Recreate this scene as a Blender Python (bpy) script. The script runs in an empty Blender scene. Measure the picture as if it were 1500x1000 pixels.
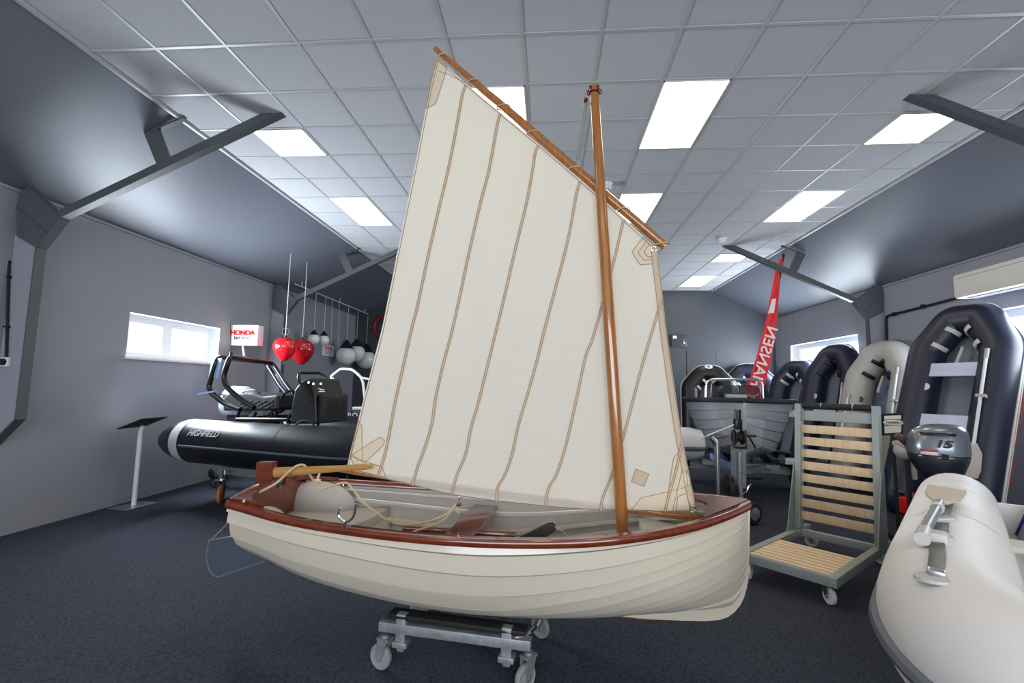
import bpy, bmesh, math, random
from mathutils import Vector, Matrix, noise
random.seed(7)
PI = math.pi
SC = bpy.context.scene
COL = SC.collection
V = Vector
# ------------------------------------------------------------------ camera (solved from the ceiling grid)
FPX, PITCH, YAW, ROLL, CAMH = 685.864, .0976, -.0766, .0177, 1.576
FF = V((math.cos(PITCH)*math.sin(YAW), math.cos(PITCH)*math.cos(YAW), math.sin(PITCH)))
_r0 = V((math.cos(YAW), -math.sin(YAW), 0)); _u0 = _r0.cross(FF)
RR = _r0*math.cos(ROLL)+_u0*math.sin(ROLL); UU = -_r0*math.sin(ROLL)+_u0*math.cos(ROLL)
EYE = V((0, 0, CAMH))
cam_d = bpy.data.cameras.new('camera'); cam = bpy.data.objects.new('camera', cam_d); COL.objects.link(cam)
cam_d.sensor_width = 36; cam_d.lens = FPX/1500*36; cam_d.clip_start = .05; cam_d.clip_end = 200
M = Matrix((RR, UU, -FF)).transposed().to_4x4(); M.translation = EYE
cam.matrix_world = M
SC.camera = cam
def ray(x, y): return FF+RR*((x-750)/FPX)-UU*((y-500)/FPX)
def onz(x, y, z): d = ray(x, y); return EYE+d*((z-CAMH)/d.z)
def onx(x, y, X): d = ray(x, y); return EYE+d*(X/d.x)
def ony(x, y, Y): d = ray(x, y); return EYE+d*(Y/d.y)
def onp(x, y, p0, n): d = ray(x, y); return EYE+d*((V(p0)-EYE).dot(n)/d.dot(n))
def proj(p):
    v = V(p)-EYE; d = v.dot(FF); return 750+FPX*v.dot(RR)/d, 500-FPX*v.dot(UU)/d
# ------------------------------------------------------------------ materials
def lin(c):
    c = c.lstrip('#'); v = [int(c[i:i+2], 16)/255 for i in (0, 2, 4)]
    return tuple(x/12.92 if x <= .04045 else ((x+.055)/1.055)**2.4 for x in v)+(1,)
MATS = {}
def mat(name, col, rough=.5, metal=0, spec=.5, bump=None, var=None, emit=None, coat=0, trans=0, alpha=1):
    """col hex; bump=(scale, strength[, stretch xyz]); var=(scale, hex2, lo, hi[, stretch xyz])"""
    if name in MATS: return MATS[name]
    m = bpy.data.materials.new(name); m.use_nodes = True; nt = m.node_tree; N = nt.nodes; Lk = nt.links
    b = N['Principled BSDF']
    b.inputs['Base Color'].default_value = lin(col); b.inputs['Roughness'].default_value = rough
    b.inputs['Metallic'].default_value = metal; b.inputs['Specular IOR Level'].default_value = spec
    b.inputs['Coat Weight'].default_value = coat; b.inputs['Coat Roughness'].default_value = .08
    b.inputs['Transmission Weight'].default_value = trans; b.inputs['Alpha'].default_value = alpha
    def noise_tex(scale, st):
        tc = N.new('ShaderNodeTexCoord'); mp = N.new('ShaderNodeMapping'); nz = N.new('ShaderNodeTexNoise')
        mp.inputs['Scale'].default_value = st; nz.inputs['Scale'].default_value = scale; nz.inputs['Detail'].default_value = 4
        Lk.new(tc.outputs['Object'], mp.inputs['Vector']); Lk.new(mp.outputs['Vector'], nz.inputs['Vector']); return nz
    if var:
        nz = noise_tex(var[0], var[4] if len(var) > 4 else (1, 1, 1)); cr = N.new('ShaderNodeValToRGB')
        cr.color_ramp.elements[0].position = var[2]; cr.color_ramp.elements[1].position = var[3]
        cr.color_ramp.elements[0].color = lin(col); cr.color_ramp.elements[1].color = lin(var[1])
        Lk.new(nz.outputs['Fac'], cr.inputs['Fac']); Lk.new(cr.outputs['Color'], b.inputs['Base Color'])
    if bump:
        nz = noise_tex(bump[0], bump[2] if len(bump) > 2 else (1, 1, 1)); bp = N.new('ShaderNodeBump')
        bp.inputs['Strength'].default_value = bump[1]; bp.inputs['Distance'].default_value = .01
        Lk.new(nz.outputs['Fac'], bp.inputs['Height']); Lk.new(bp.outputs['Normal'], b.inputs['Normal'])
    if emit:
        b.inputs['Emission Color'].default_value = lin(emit[0]); b.inputs['Emission Strength'].default_value = emit[1]
    MATS[name] = m; return m
# ------------------------------------------------------------------ mesh builder (world coordinates)
class MB:
    def __init__(s): s.v = []; s.f = []; s.m = []
    def add(s, vs, fs, mi=0):
        o = len(s.v); s.v += [V(p) for p in vs]; s.f += [tuple(i+o for i in f) for f in fs]; s.m += [mi]*len(fs); return s
    def xf(s, M, start=0):
        for i in range(start, len(s.v)): s.v[i] = M @ s.v[i]
        return s
    def box(s, c, d, bev=0, R=None, mi=0):
        """c centre, d full size, R rotation matrix (3x3 or 4x4)"""
        R = (R.to_3x3() if R is not None else Matrix.Identity(3)); c = V(c)
        h = [x/2 for x in d]
        if bev <= 0:
            vs = [V((x*h[0], y*h[1], z*h[2])) for x in (-1, 1) for y in (-1, 1) for z in (-1, 1)]
            fs = [(0, 1, 3, 2), (4, 6, 7, 5), (0, 4, 5, 1), (2, 3, 7, 6), (0, 2, 6, 4), (1, 5, 7, 3)]
        else:
            bm = bmesh.new(); bmesh.ops.create_cube(bm, size=1)
            for v in bm.verts: v.co = V((v.co.x*d[0], v.co.y*d[1], v.co.z*d[2]))
            bmesh.ops.bevel(bm, geom=bm.edges[:], offset=min(bev, min(d)*.49), segments=2, affect='EDGES', profile=.6)
            bm.verts.index_update(); vs = [v.co.copy() for v in bm.verts]; fs = [tuple(v.index for v in f.verts) for f in bm.faces]; bm.free()
        return s.add([c+R @ v for v in vs], fs, mi)
    def bar(s, a, b, w, h, up=(0, 0, 1), bev=0, mi=0, ext=0):
        """box beam from a to b, w sideways, h along up"""
        a = V(a); b = V(b); d = (b-a); L = d.length; d.normalize(); up = V(up); sd = d.cross(up)
        if sd.length < 1e-4: sd = d.cross(V((0, 1, 0)))
        sd.normalize(); u2 = sd.cross(d)
        return s.box((a+b)/2, (L+2*ext, w, h), bev, Matrix((d, sd, u2)).transposed(), mi)
    def tube(s, pts, r, n=10, closed=False, caps=True, mi=0, sx=1, up=None):
        """r number or list; sx squashes one axis"""
        pts = [V(p) for p in pts]; k = len(pts); rs = r if isinstance(r, (list, tuple)) else [r]*k
        T = []
        for i in range(k):
            a = pts[(i-1) % k] if (closed or i > 0) else pts[i]; b = pts[(i+1) % k] if (closed or i < k-1) else pts[i]
            t = (b-a); T.append(t.normalized() if t.length > 1e-9 else V((0, 0, 1)))
        ref = V(up) if up is not None else (V((0, 0, 1)) if abs(T[0].z) < .9 else V((1, 0, 0)))
        o = len(s.v); x = (ref-T[0]*ref.dot(T[0])).normalized()
        for i in range(k):
            if up is not None: x = ref-T[i]*ref.dot(T[i])
            else: x = x-T[i]*x.dot(T[i])
            x.normalize(); y = T[i].cross(x)
            for j in range(n):
                a = 2*PI*j/n; s.v.append(pts[i]+(x*math.cos(a)+y*math.sin(a)*sx)*rs[i])
        m = k if closed else k-1
        for i in range(m):
            for j in range(n):
                p, q = o+i*n, o+((i+1) % k)*n
                s.f.append((p+j, p+(j+1) % n, q+(j+1) % n, q+j)); s.m.append(mi)
        if caps and not closed:
            s.f.append(tuple(o+j for j in range(n))[::-1]); s.m.append(mi)
            s.f.append(tuple(o+(k-1)*n+j for j in range(n))); s.m.append(mi)
        return s
    def cyl(s, a, b, r, r2=None, n=16, mi=0): return s.tube([a, b], [r, r if r2 is None else r2], n, mi=mi)
    def lathe(s, prof, M=None, n=24, mi=0):
        """prof list of (r, z) about local z; M places it"""
        M = M or Matrix.Identity(4); o = len(s.v)
        for r, z in prof:
            for j in range(n):
                a = 2*PI*j/n; s.v.append(M @ V((r*math.cos(a), r*math.sin(a), z)))
        for i in range(len(prof)-1):
            for j in range(n):
                p, q = o+i*n, o+(i+1)*n; s.f.append((p+j, p+(j+1) % n, q+(j+1) % n, q+j)); s.m.append(mi)
        s.f.append(tuple(o+j for j in range(n))[::-1]); s.m.append(mi)
        s.f.append(tuple(o+(len(prof)-1)*n+j for j in range(n))); s.m.append(mi)
        return s
    def prism(s, poly, vec, mi=0):
        """poly world points (planar), extruded by vec"""
        poly = [V(p) for p in poly]; vec = V(vec); n = len(poly)
        return s.add(poly+[p+vec for p in poly], [tuple(range(n))[::-1], tuple(range(n, 2*n))]+[(i, (i+1) % n, n+(i+1) % n, n+i) for i in range(n)], mi)
    def ball(s, c, r, n=20, m=12, sq=(1, 1, 1), mi=0):
        prof = [(max(1e-4, math.sin(PI*i/m))*1.0, -math.cos(PI*i/m)) for i in range(m+1)]
        Mx = Matrix.Translation(V(c)) @ Matrix.Diagonal((r*sq[0], r*sq[1], r*sq[2], 1)); return s.lathe(prof, Mx, n, mi)
    def grid(s, P, mi=0, closed_u=False, closed_v=False):
        """P[i][j] points"""
        a, b = len(P), len(P[0]); o = len(s.v)
        for row in P: s.v += [V(p) for p in row]
        for i in range(a if closed_u else a-1):
            for j in range(b if closed_v else b-1):
                i2, j2 = (i+1) % a, (j+1) % b
                s.f.append((o+i*b+j, o+i*b+j2, o+i2*b+j2, o+i2*b+j)); s.m.append(mi)
        return s
    def build(s, name, mats, parent=None, smooth=40, origin=None, solid=0):
        me = bpy.data.meshes.new(name); ob = bpy.data.objects.new(name, me); COL.objects.link(ob)
        if parent is not None:
            bpy.context.view_layer.update() if False else None
            I = WM[parent].inverted(); vs = [I @ v for v in s.v]; ob.parent = parent; WM[ob] = WM[parent].copy()
        else:
            if origin is None:
                lo = [min(v[i] for v in s.v) for i in range(3)]; hi = [max(v[i] for v in s.v) for i in range(3)]
                origin = ((lo[0]+hi[0])/2, (lo[1]+hi[1])/2, lo[2])
            origin = V(origin); vs = [v-origin for v in s.v]; ob.location = origin; WM[ob] = Matrix.Translation(origin)
        me.from_pydata([tuple(v) for v in vs], [], s.f)
        for m in (mats if isinstance(mats, (list, tuple)) else [mats]): me.materials.append(m)
        me.polygons.foreach_set('material_index', s.m)
        bm = bmesh.new(); bm.from_mesh(me); bmesh.ops.remove_doubles(bm, verts=bm.verts[:], dist=1e-6)
        bmesh.ops.recalc_face_normals(bm, faces=bm.faces[:]); bm.to_mesh(me); bm.free()
        if smooth:
            me.polygons.foreach_set('use_smooth', [True]*len(me.polygons)); me.set_sharp_from_angle(angle=math.radians(smooth))
        if solid:
            md = ob.modifiers.new('thick', 'SOLIDIFY'); md.thickness = solid; md.offset = 0
        me.update(); return ob
WM = {}
def thing(name, label, cat, loc=(0, 0, 0), rotz=0, group=None):
    o = bpy.data.objects.new(name, None); COL.objects.link(o); o.empty_display_size = .1
    o.location = loc; o.rotation_euler = (0, 0, rotz); o['label'] = label; o['category'] = cat
    if group: o['group'] = group
    WM[o] = Matrix.Translation(V(loc)) @ Matrix.Rotation(rotz, 4, 'Z'); return o
def tag(o, label, cat, group=None, kind=None):
    o['label'] = label; o['category'] = cat
    if group: o['group'] = group
    if kind: o['kind'] = kind
    return o
def struct(o, label=None):
    o['kind'] = 'structure'
    if label: o['label'] = label
    return o
def dup(root, loc, rotz, label=None, group=None):
    r = root.copy(); COL.objects.link(r); r.location = loc; r.rotation_euler = (0, 0, rotz)
    if label: r['label'] = label
    if group: r['group'] = group
    WM[r] = Matrix.Translation(V(loc)) @ Matrix.Rotation(rotz, 4, 'Z')
    for ch in list(root.children):
        c = ch.copy(); COL.objects.link(c); c.parent = r; WM[c] = WM[r].copy()
        for g in ch.children:
            d = g.copy(); COL.objects.link(d); d.parent = c; WM[d] = WM[r].copy()
    return r
def text(name, body, M, size, m, parent=None, ext=.001, font_sx=1, bold=0, shear=0, align='CENTER'):
    """lettering as a real mesh; M: 4x4 frame with x along the reading direction, y up, z out of the surface"""
    cu = bpy.data.curves.new(name, 'FONT'); cu.body = body; cu.size = size; cu.align_x = align; cu.align_y = 'CENTER'; cu.extrude = ext; cu.offset = bold; cu.shear = shear
    tmp = bpy.data.objects.new('t', cu); COL.objects.link(tmp); dg = bpy.context.evaluated_depsgraph_get()
    me = bpy.data.meshes.new_from_object(tmp.evaluated_get(dg)); bpy.data.objects.remove(tmp); bpy.data.curves.remove(cu)
    b = MB(); b.add([M @ V((v.co.x*font_sx, v.co.y, v.co.z)) for v in me.vertices], [tuple(p.vertices) for p in me.polygons]); bpy.data.meshes.remove(me)
    return b.build(name, m, parent, smooth=0)
def frame(o, x, y):
    """4x4 frame from origin, x dir, approx y dir"""
    x = V(x).normalized(); y = V(y); y = (y-x*y.dot(x)).normalized(); z = x.cross(y)
    Mx = Matrix((x, y, z)).transposed().to_4x4(); Mx.translation = V(o); return Mx
def lerp(a, b, t): return a+(b-a)*t
def interp(xs, ys, x):
    """monotone-ish smooth interpolation (Catmull-Rom on a table)"""
    if x <= xs[0]: return ys[0]
    if x >= xs[-1]: return ys[-1]
    i = max(k for k in range(len(xs)-1) if xs[k] <= x); h = xs[i+1]-xs[i]; t = (x-xs[i])/h
    def sl(k):
        if k == 0: return (ys[1]-ys[0])/(xs[1]-xs[0])
        if k == len(xs)-1: return (ys[-1]-ys[-2])/(xs[-1]-xs[-2])
        return (ys[k+1]-ys[k-1])/(xs[k+1]-xs[k-1])
    m0, m1 = sl(i)*h, sl(i+1)*h
    return (2*t**3-3*t*t+1)*ys[i]+(t**3-2*t*t+t)*m0+(-2*t**3+3*t*t)*ys[i+1]+(t**3-t*t)*m1
def smooth_path(pts, k=6, closed=False):
    pts = [V(p) for p in pts]; n = len(pts); out = []
    for i in range(n if closed else n-1):
        g = lambda j: pts[j % n] if closed else pts[max(0, min(n-1, j))]
        p0, p1, p2, p3 = g(i-1), g(i), g(i+1), g(i+2)
        for q in range(k):
            t = q/k
            out.append(.5*((2*p1)+(p2-p0)*t+(2*p0-5*p1+4*p2-p3)*t*t+(3*p1-p0-3*p2+p3)*t**3))
    if not closed: out.append(pts[-1])
    return out
def fillet(pts, r, k=5, closed=False):
    """polyline with rounded corners"""
    pts = [V(p) for p in pts]; n = len(pts); out = []
    for i in range(n):
        if not closed and i in (0, n-1): out.append(pts[i]); continue
        a, p, b = pts[(i-1) % n], pts[i], pts[(i+1) % n]; u = a-p; w = b-p
        q = min(r, u.length*.48, w.length*.48); s, e = p+u.normalized()*q, p+w.normalized()*q
        for j in range(k+1):
            t = j/k; out.append(s*(1-t)**2+p*2*t*(1-t)+e*t*t)
    return out
# ------------------------------------------------------------------ shared materials
m_wall = mat('grey_wall_paint', '#92959f', .55, bump=(60, .12), spec=.35)
m_slope = mat('dark_grey_roof_lining', '#6d717b', .42, bump=(6, .12, (1, .25, 1)), spec=.45)
m_steel = mat('dark_grey_steel_paint', '#505358', .45, bump=(30, .05))
m_white = mat('white_paint', '#e8eaec', .35)
m_tile = mat('ceiling_tile', '#cfcfd2', .9, bump=(220, .25), var=(350, '#c5c5c9', .45, .6))
m_tee = mat('ceiling_tee_bar', '#c0c1c4', .4)
m_blk = mat('black_plastic', '#0c0d0f', .4)
m_matblk = mat('matt_black', '#101114', .65)
m_alu = mat('brushed_aluminium', '#c3c6ca', .3, 1)
m_chrome = mat('chrome', '#e6e6e8', .08, 1)
m_galv = mat('galvanised_steel', '#8f9497', .5, .6, var=(25, '#a7acb0', .35, .65))
m_rubber = mat('black_rubber', '#131416', .75)
m_mahog = mat('varnished_mahogany', '#7c3317', .22, var=(9, '#5c2310', .3, .7, (1, 6, 6)), coat=.8)
m_spruce = mat('varnished_spruce', '#b2743a', .2, var=(7, '#8f5320', .3, .75, (8, 8, .35)), coat=.8)
m_ash = mat('ash_wood', '#bf9355', .35, var=(8, '#a87a3e', .3, .7, (.4, 8, 8)), coat=.3)
m_cream = mat('cream_gelcoat', '#cfc6b4', .22, coat=.3)
m_inner = mat('light_grey_gelcoat', '#b9b5ae', .4)
m_rope = mat('cream_rope', '#d8c49a', .8, bump=(400, .6))
m_navy = mat('navy_pvc', '#1d2136', .42, bump=(9, .05))
m_ltgrey = mat('light_grey_pvc', '#a8a6a2', .45, bump=(9, .05))
m_red = mat('glossy_red_plastic', '#d31a20', .18, coat=.5)
C = CAMH+2.7065; XL, XR, YF, EAVE = -5.467, 6.029, 12.88, CAMH+1.9404
CL, CR = -3.8136, 4.4251; YB = -6.0
GX0, GY0 = .3824, 3.3464
# floor
b = MB(); b.box(((XL+XR)/2, (YF+YB)/2, -.05), (XR-XL+.6, YF-YB+.6, .1))
mf = mat('dark_carpet', '#494e5c', .95, spec=.15, bump=(220, .9), var=(95, '#333741', .40, .62))
struct(b.build('floor', mf, smooth=0))
# walls with window openings (thickness .28)
def wall_with_hole(name, X, sgn, y0, y1, z1, holes):
    """wall slab along Y at X, outside on sgn side; holes (ya, yb, za, zb)"""
    b = MB(); T = .28; ys = sorted({y0, y1, *[h[0] for h in holes], *[h[1] for h in holes]})
    for ya, yb in zip(ys, ys[1:]):
        hh = [h for h in holes if h[0] <= ya+1e-6 and h[1] >= yb-1e-6]
        spans = [(0, z1)] if not hh else [(0, hh[0][2]), (hh[0][3], z1)]
        for za, zb in spans: b.box((X+sgn*T/2, (ya+yb)/2, (za+zb)/2), (T, yb-ya, zb-za))
    return struct(b.build(name, m_wall, smooth=0))
WL = (5.68, 7.39, 1.86, 2.475); WR = (9.55, 12.1, 1.95, 2.735)
WL2 = (9.6, 11.3, 1.86, 2.475)
wall_with_hole('wall_left', XL, -1, YB, YF, EAVE+.3, [WL])
WR2 = (5.35, 7.42, 1.95, 2.735)
wall_with_hole('wall_right', XR, 1, YB, YF, EAVE+.3, [WR, WR2])
b = MB(); b.box(((XL+XR)/2, YF+.14, 2.2), (XR-XL+.6, .28, 4.6)); struct(b.build('wall_far', mat('dark_grey_wall_paint', '#44474e', .5, bump=(60, .1), spec=.35), smooth=0))
# front wall behind the camera: a wide glazed shopfront
FW = (-4.6, 5.2, .95, 3.3)
b = MB()
for x0, x1, z0, z1 in ((XL-.3, FW[0], 0, 4.6), (FW[1], XR+.3, 0, 4.6), (FW[0], FW[1], FW[3], 4.6), (FW[0], FW[1], 0, FW[2])):
    b.box(((x0+x1)/2, YB-.14, (z0+z1)/2), (x1-x0, .28, z1-z0))
struct(b.build('wall_front', m_wall, smooth=0))
# ceiling: flat tiled field and two sloped linings
b = MB(); b.box(((CL+CR)/2, (YF+YB)/2, C+.05), (CR-CL, YF-YB, .1)); struct(b.build('ceiling', m_tile, smooth=0))
for nm, xa, xb in (('ceiling_slope_left', XL, CL), ('ceiling_slope_right', XR, CR)):
    b = MB(); s = -1 if xa < xb else 1
    P = [V((xa+s*.02, YB, EAVE)), V((xb, YB, C)), V((xb, YB, C+.12)), V((xa+s*.02, YB, EAVE+.12))]
    b.prism(P, (0, YF-YB, 0)); struct(b.build(nm, m_slope, smooth=0))
# T-bar grid
b = MB()
i = -7
while GX0+.6*i < CR:
    x = GX0+.6*i
    if x > CL+.05: b.box((x, (YF+YB)/2, C-.003), (.024, YF-YB, .006))
    i += 1
j = -16
while GY0+.6*j < YF:
    y = GY0+.6*j
    if y > YB: b.box(((CL+CR)/2, y, C-.0028), (CR-CL, .024, .0056))
    j += 1
struct(b.build('ceiling_grid', m_tee, smooth=0))
b = MB()
for x, s in ((CL, 1), (CR, -1)): b.box((x+s*.012, (YF+YB)/2, C-.012), (.03, YF-YB, .03))
struct(b.build('trim_1', m_tee, smooth=0))
for nm, X, s in (('trim_2', XL, 1), ('trim_3', XR, -1)):
    b = MB(); b.box((X+s*.01, (YF+YB)/2, EAVE-.015), (.02, YF-YB, .03)); struct(b.build(nm, m_wall, smooth=0))
for nm, X, s in (('baseboard_left', XL, 1), ('baseboard_right', XR, -1)):
    b = MB(); b.box((X+s*.009, (YF+YB)/2, .05), (.018, YF-YB, .1)); struct(b.build(nm, m_wall, smooth=0))
# ceiling lights: (i, j0, j1) cells of the grid
m_lframe = mat('light_frame', '#e9e9e6', .4)
m_diff = mat('light_diffuser', '#f4f1e6', .5, emit=('#ffe8c6', 6.5))
seen = [(-6, 2, 3, 'near left'), (-6, 5, 7, ''), (-2, 1, 3, ''), (1, 1, 3, ''), (1, 5, 7, ''), (5, 2, 3, ''), (5, 5, 7, ''), (5, 10, 11, ''), (5, 13, 15, '')]
labs = ['small square ceiling panel light above the steel rafter at the left', 'long ceiling panel light left of the sail, above the boat with roll bar',
        'ceiling panel light partly hidden behind the upper yard of the sail', 'largest ceiling panel light, just right of the mast head',
        'ceiling panel light partly hidden behind the lower end of the yard', 'square ceiling panel light whose corner is crossed by the near right steel rafter',
        'long warm white ceiling panel light above the red banner, second from the right', 'small ceiling panel light crossed by the far right steel rafter', 'farthest ceiling panel light, near the back wall']
def panel(i, j0, j1, lab):
    x0, x1, y0, y1 = GX0+.6*i+.012, GX0+.6*(i+1)-.012, GY0+.6*j0+.012, GY0+.6*j1-.012
    t = thing('ceiling_light', lab, 'ceiling light', ((x0+x1)/2, (y0+y1)/2, C-.012), 0, 'ceiling panel lights')
    f = MB(); w = .012
    for c, d in ((((x0+x1)/2, y0+w/2), (x1-x0, w)), (((x0+x1)/2, y1-w/2), (x1-x0, w)), ((x0+w/2, (y0+y1)/2), (w, y1-y0)), ((x1-w/2, (y0+y1)/2), (w, y1-y0))):
        f.box((c[0], c[1], C-.006), (d[0], d[1], .012))
    f.build('light_frame', m_lframe, t, smooth=0)
    d = MB(); d.box(((x0+x1)/2, (y0+y1)/2, C-.005), (x1-x0-2*w, y1-y0-2*w, .006)); d.build('diffuser', m_diff, t, smooth=0)
for (i, j0, j1, _), lab in zip(seen, labs): panel(i, j0, j1, lab)
for j0 in (-3, -9):  # unseen panels, added to light the near face of the sail
    for i, side in ((-6, 'far left'), (-2, 'left middle'), (1, 'right middle'), (5, 'far right')):
        if j0 == -3 and i in (-2, 1): continue
        panel(i, j0, j0+2, 'added ceiling panel light behind the viewpoint, %s column, %s row from the shop front' % (side, {-3: 'second', -9: 'first'}[j0]))
for i, j0, j1 in ((-2, 5, 7), (-6, 10, 11), (-2, 10, 11), (1, 10, 11)):  # hidden panels continuing the rows, added to brighten the room beyond the sail
    panel(i, j0, j1, 'added ceiling panel light hidden behind the sail, %s column, %s row' % ({-6: 'far left', -2: 'left middle', 1: 'right middle'}[i], {5: 'third', 10: 'fourth', 13: 'last'}[j0]))
# windows
m_glass = mat('window_glass', '#ffffff', .0, trans=1, spec=.5)
m_upvc = mat('white_window_frame', '#f3f5f7', .35)
def window(name, X, s, y0, y1, z0, z1, muls):
    """deep reveal: frame set near the outside face; s = direction to the outside"""
    b = MB(); xf = X+s*.2; w = .07
    def fr(ya, yb, za, zb, w, xc, d):
        b.box((xc, (ya+yb)/2, za+w/2), (d, yb-ya, w)); b.box((xc, (ya+yb)/2, zb-w/2), (d, yb-ya, w))
        b.box((xc, ya+w/2, (za+zb)/2), (d, w, zb-za-2*w-.0004)); b.box((xc, yb-w/2, (za+zb)/2), (d, w, zb-za-2*w-.0004))
    fr(y0, y1, z0, z1, .06, xf, .09)
    for ym in muls: b.box((xf, ym, (z0+z1)/2), (.088, .07, z1-z0-.1204))
    ee = [y0+.06]+[q for ym in muls for q in (ym-.035, ym+.035)]+[y1-.06]
    for k in range(0, len(ee), 2): fr(ee[k], ee[k+1], z0+.06, z1-.06, .045, xf-s*.012, .06)
    # lining of the reveal and sill
    b.box((X+s*.1, y0+.006, (z0+z1)/2), (.2, .012, z1-z0)); b.box((X+s*.1, y1-.006, (z0+z1)/2), (.2, .012, z1-z0)); b.box((X+s*.1, (y0+y1)/2, z1-.0062), (.198, y1-y0-.0244, .012))
    b.box((X+s*.085, (y0+y1)/2, z0+.01), (.23, y1-y0+.04, .025))
    w = struct(b.build(name, m_upvc, smooth=0))
    g = MB(); g.box((xf+s*.01, (y0+y1)/2, (z0+z1)/2), (.006, y1-y0-.1, z1-z0-.1)); g.build('window_pane', m_glass, w, smooth=0)
window('window_1', XL, -1, *WL, [6.5]); window('window_2', XR, 1, *WR, [10.8]); window('window_4', XR, 1, *WR2, [6.4])
b = MB(); n = 5
for k in range(n+1): b.box((lerp(FW[0], FW[1], k/n), YB-.14, (FW[2]+FW[3])/2), (.07, .1, FW[3]-FW[2]))
for z in (FW[2]+.035, FW[3]-.035): b.box(((FW[0]+FW[1])/2, YB-.14, z), (FW[1]-FW[0], .1, .07))
struct(b.build('window_3', m_upvc, smooth=0))
# daylight: bright overcast sky, brought in through the openings
w = bpy.data.worlds.new('sky'); SC.world = w; w.use_nodes = True
bg = w.node_tree.nodes['Background']; bg.inputs['Color'].default_value = (.80, .90, 1.0, 1); bg.inputs['Strength'].default_value = 3.2
def daylight(name, loc, size, rot, power, color=(.80, .90, 1.0)):
    l = bpy.data.lights.new(name, 'AREA'); l.shape = 'RECTANGLE'; l.size, l.size_y = size; l.energy = power; l.color = color
    o = bpy.data.objects.new(name, l); COL.objects.link(o); o.location = loc; o.rotation_euler = rot; return o
daylight('daylight_shopfront', ((FW[0]+FW[1])/2, YB-.02, (FW[2]+FW[3])/2), (FW[1]-FW[0], FW[3]-FW[2]), (PI/2, 0, 0), 450, (.90, .94, 1.0))
daylight('daylight_left', (XL-.02, (WL[0]+WL[1])/2, (WL[2]+WL[3])/2), (WL[3]-WL[2], WL[1]-WL[0]), (0, -PI/2, 0), 270)
daylight('daylight_right', (XR+.02, (WR[0]+WR[1])/2, (WR[2]+WR[3])/2), (WR[3]-WR[2], WR[1]-WR[0]), (0, PI/2, 0), 250)
daylight('daylight_right_near', (XR+.02, (WR2[0]+WR2[1])/2, (WR2[2]+WR2[3])/2), (WR2[3]-WR2[2], WR2[1]-WR2[0]), (0, PI/2, 0), 90)
vs = SC.view_settings; vs.view_transform = 'Standard'; vs.look = 'None'; vs.gamma = 1; vs.exposure = 0; vs.use_curve_mapping = False
SC.cycles.use_denoising = True
SC.cycles.max_bounces = 8; SC.cycles.diffuse_bounces = 5; SC.cycles.glossy_bounces = 3; SC.cycles.transmission_bounces = 6; SC.cycles.sample_clamp_indirect = 6
# steel half frames
def half_frame(Y, side):
    X = XL if side < 0 else XR; s = -side
    at = lambda o, z, dy=0: V((X+s*o, Y+dy, z))
    roof = lambda o: EAVE+(C-EAVE)*o/abs(CL-XL)
    lo, hi, end = at(.28, 2.90), at(.51, 3.22), at(2.80, C+.01)
    b = MB(); b.prism([at(.004, .90, -.025), at(.275, 1.18, -.025), at(.28, 2.90, -.025), at(.004, 3.05, -.025)], (0, .05, 0)); struct(b.build('portal_column', m_wall, smooth=0))
    b = MB(); t = .014
    for a, c in ((at(.012, .90), at(.277, 1.18)), (at(.277, 1.18), lo), (lo, hi)): b.bar(a, c, .10, t, up=(s, 0, .3), ext=.004)
    b.prism([at(o, z, -.045) for o, z in ((.28, 2.90), (.51, 3.22), (.11, 3.55), (.03, 3.50), (.004, 3.34), (.05, 3.02))], (0, .09, 0))
    b.bar(at(.385, 3.05, -.048), at(.02, 3.32, -.048), .02, .014)
    d = (end-hi).normalized(); up = V((0, 0, 1))-d*d.z; up.normalize()
    b.bar(hi+up*.045-d*.03, end+up*.045+d*.15, .07, .09, up=up); b.bar(hi+up*.004, end+up*.004, .085, .012, up=up)
    q = lambda o: 3.22+.48*(o-.51)+.05
    b.prism([at(1.49, q(1.49), -.02), at(1.62, q(1.62), -.02), at(1.44, roof(1.44)-.004, -.02), at(1.30, roof(1.30)-.004, -.02)], (0, .04, 0))
    b.bar(at(1.36, roof(1.36)-.02), at(1.72, C-.012), .05, .02)
    struct(b.build('portal_frame', m_steel, smooth=0))
for Y in (4.305, 8.83):
    for sd in (-1, 1): half_frame(Y, sd)
# ------------------------------------------------------------------ the sailing dinghy
DT = V((-1.856, 3.124, 0)); DS = V((1.151, 2.873, 0)); DD = (DS-DT).normalized(); DN = V((-DD.y, DD.x, 0)); DL = (DS-DT).length
DA = math.atan2(DD.y, DD.x)
din = thing('sailing_dinghy', 'cream clinker sailing dinghy with mahogany trim and raised cream lug sail on a trolley', 'sailing dinghy', (DT+DD*1.5)[:], DA)
def dp(u, v, w): return DT+DD*u+DN*v+V((0, 0, w))
def din_loc(p): q = V(p)-DT; return q.dot(DD), q.dot(DN), q.z
def onv(x, y, v): return onp(x, y, DT+DN*v, DN)
SS = [0, .05, .15, .25, .4, .55, .7, .8, .88, .94, .975, 1]
BB = [.385, .42, .50, .545, .588, .606, .575, .485, .36, .215, .11, .022]
ZK = [.50, .465, .395, .35, .315, .31, .325, .338, .34, .345, .37, .50]
def sheer(s): return .871*2*(s-.5)*(s-1)+.823*4*s*(1-s)+.948*2*s*(s-.5)
NP = 11
PK = [0, .12, .5, .69, .955, 1]                            # stations of the plank table
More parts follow.
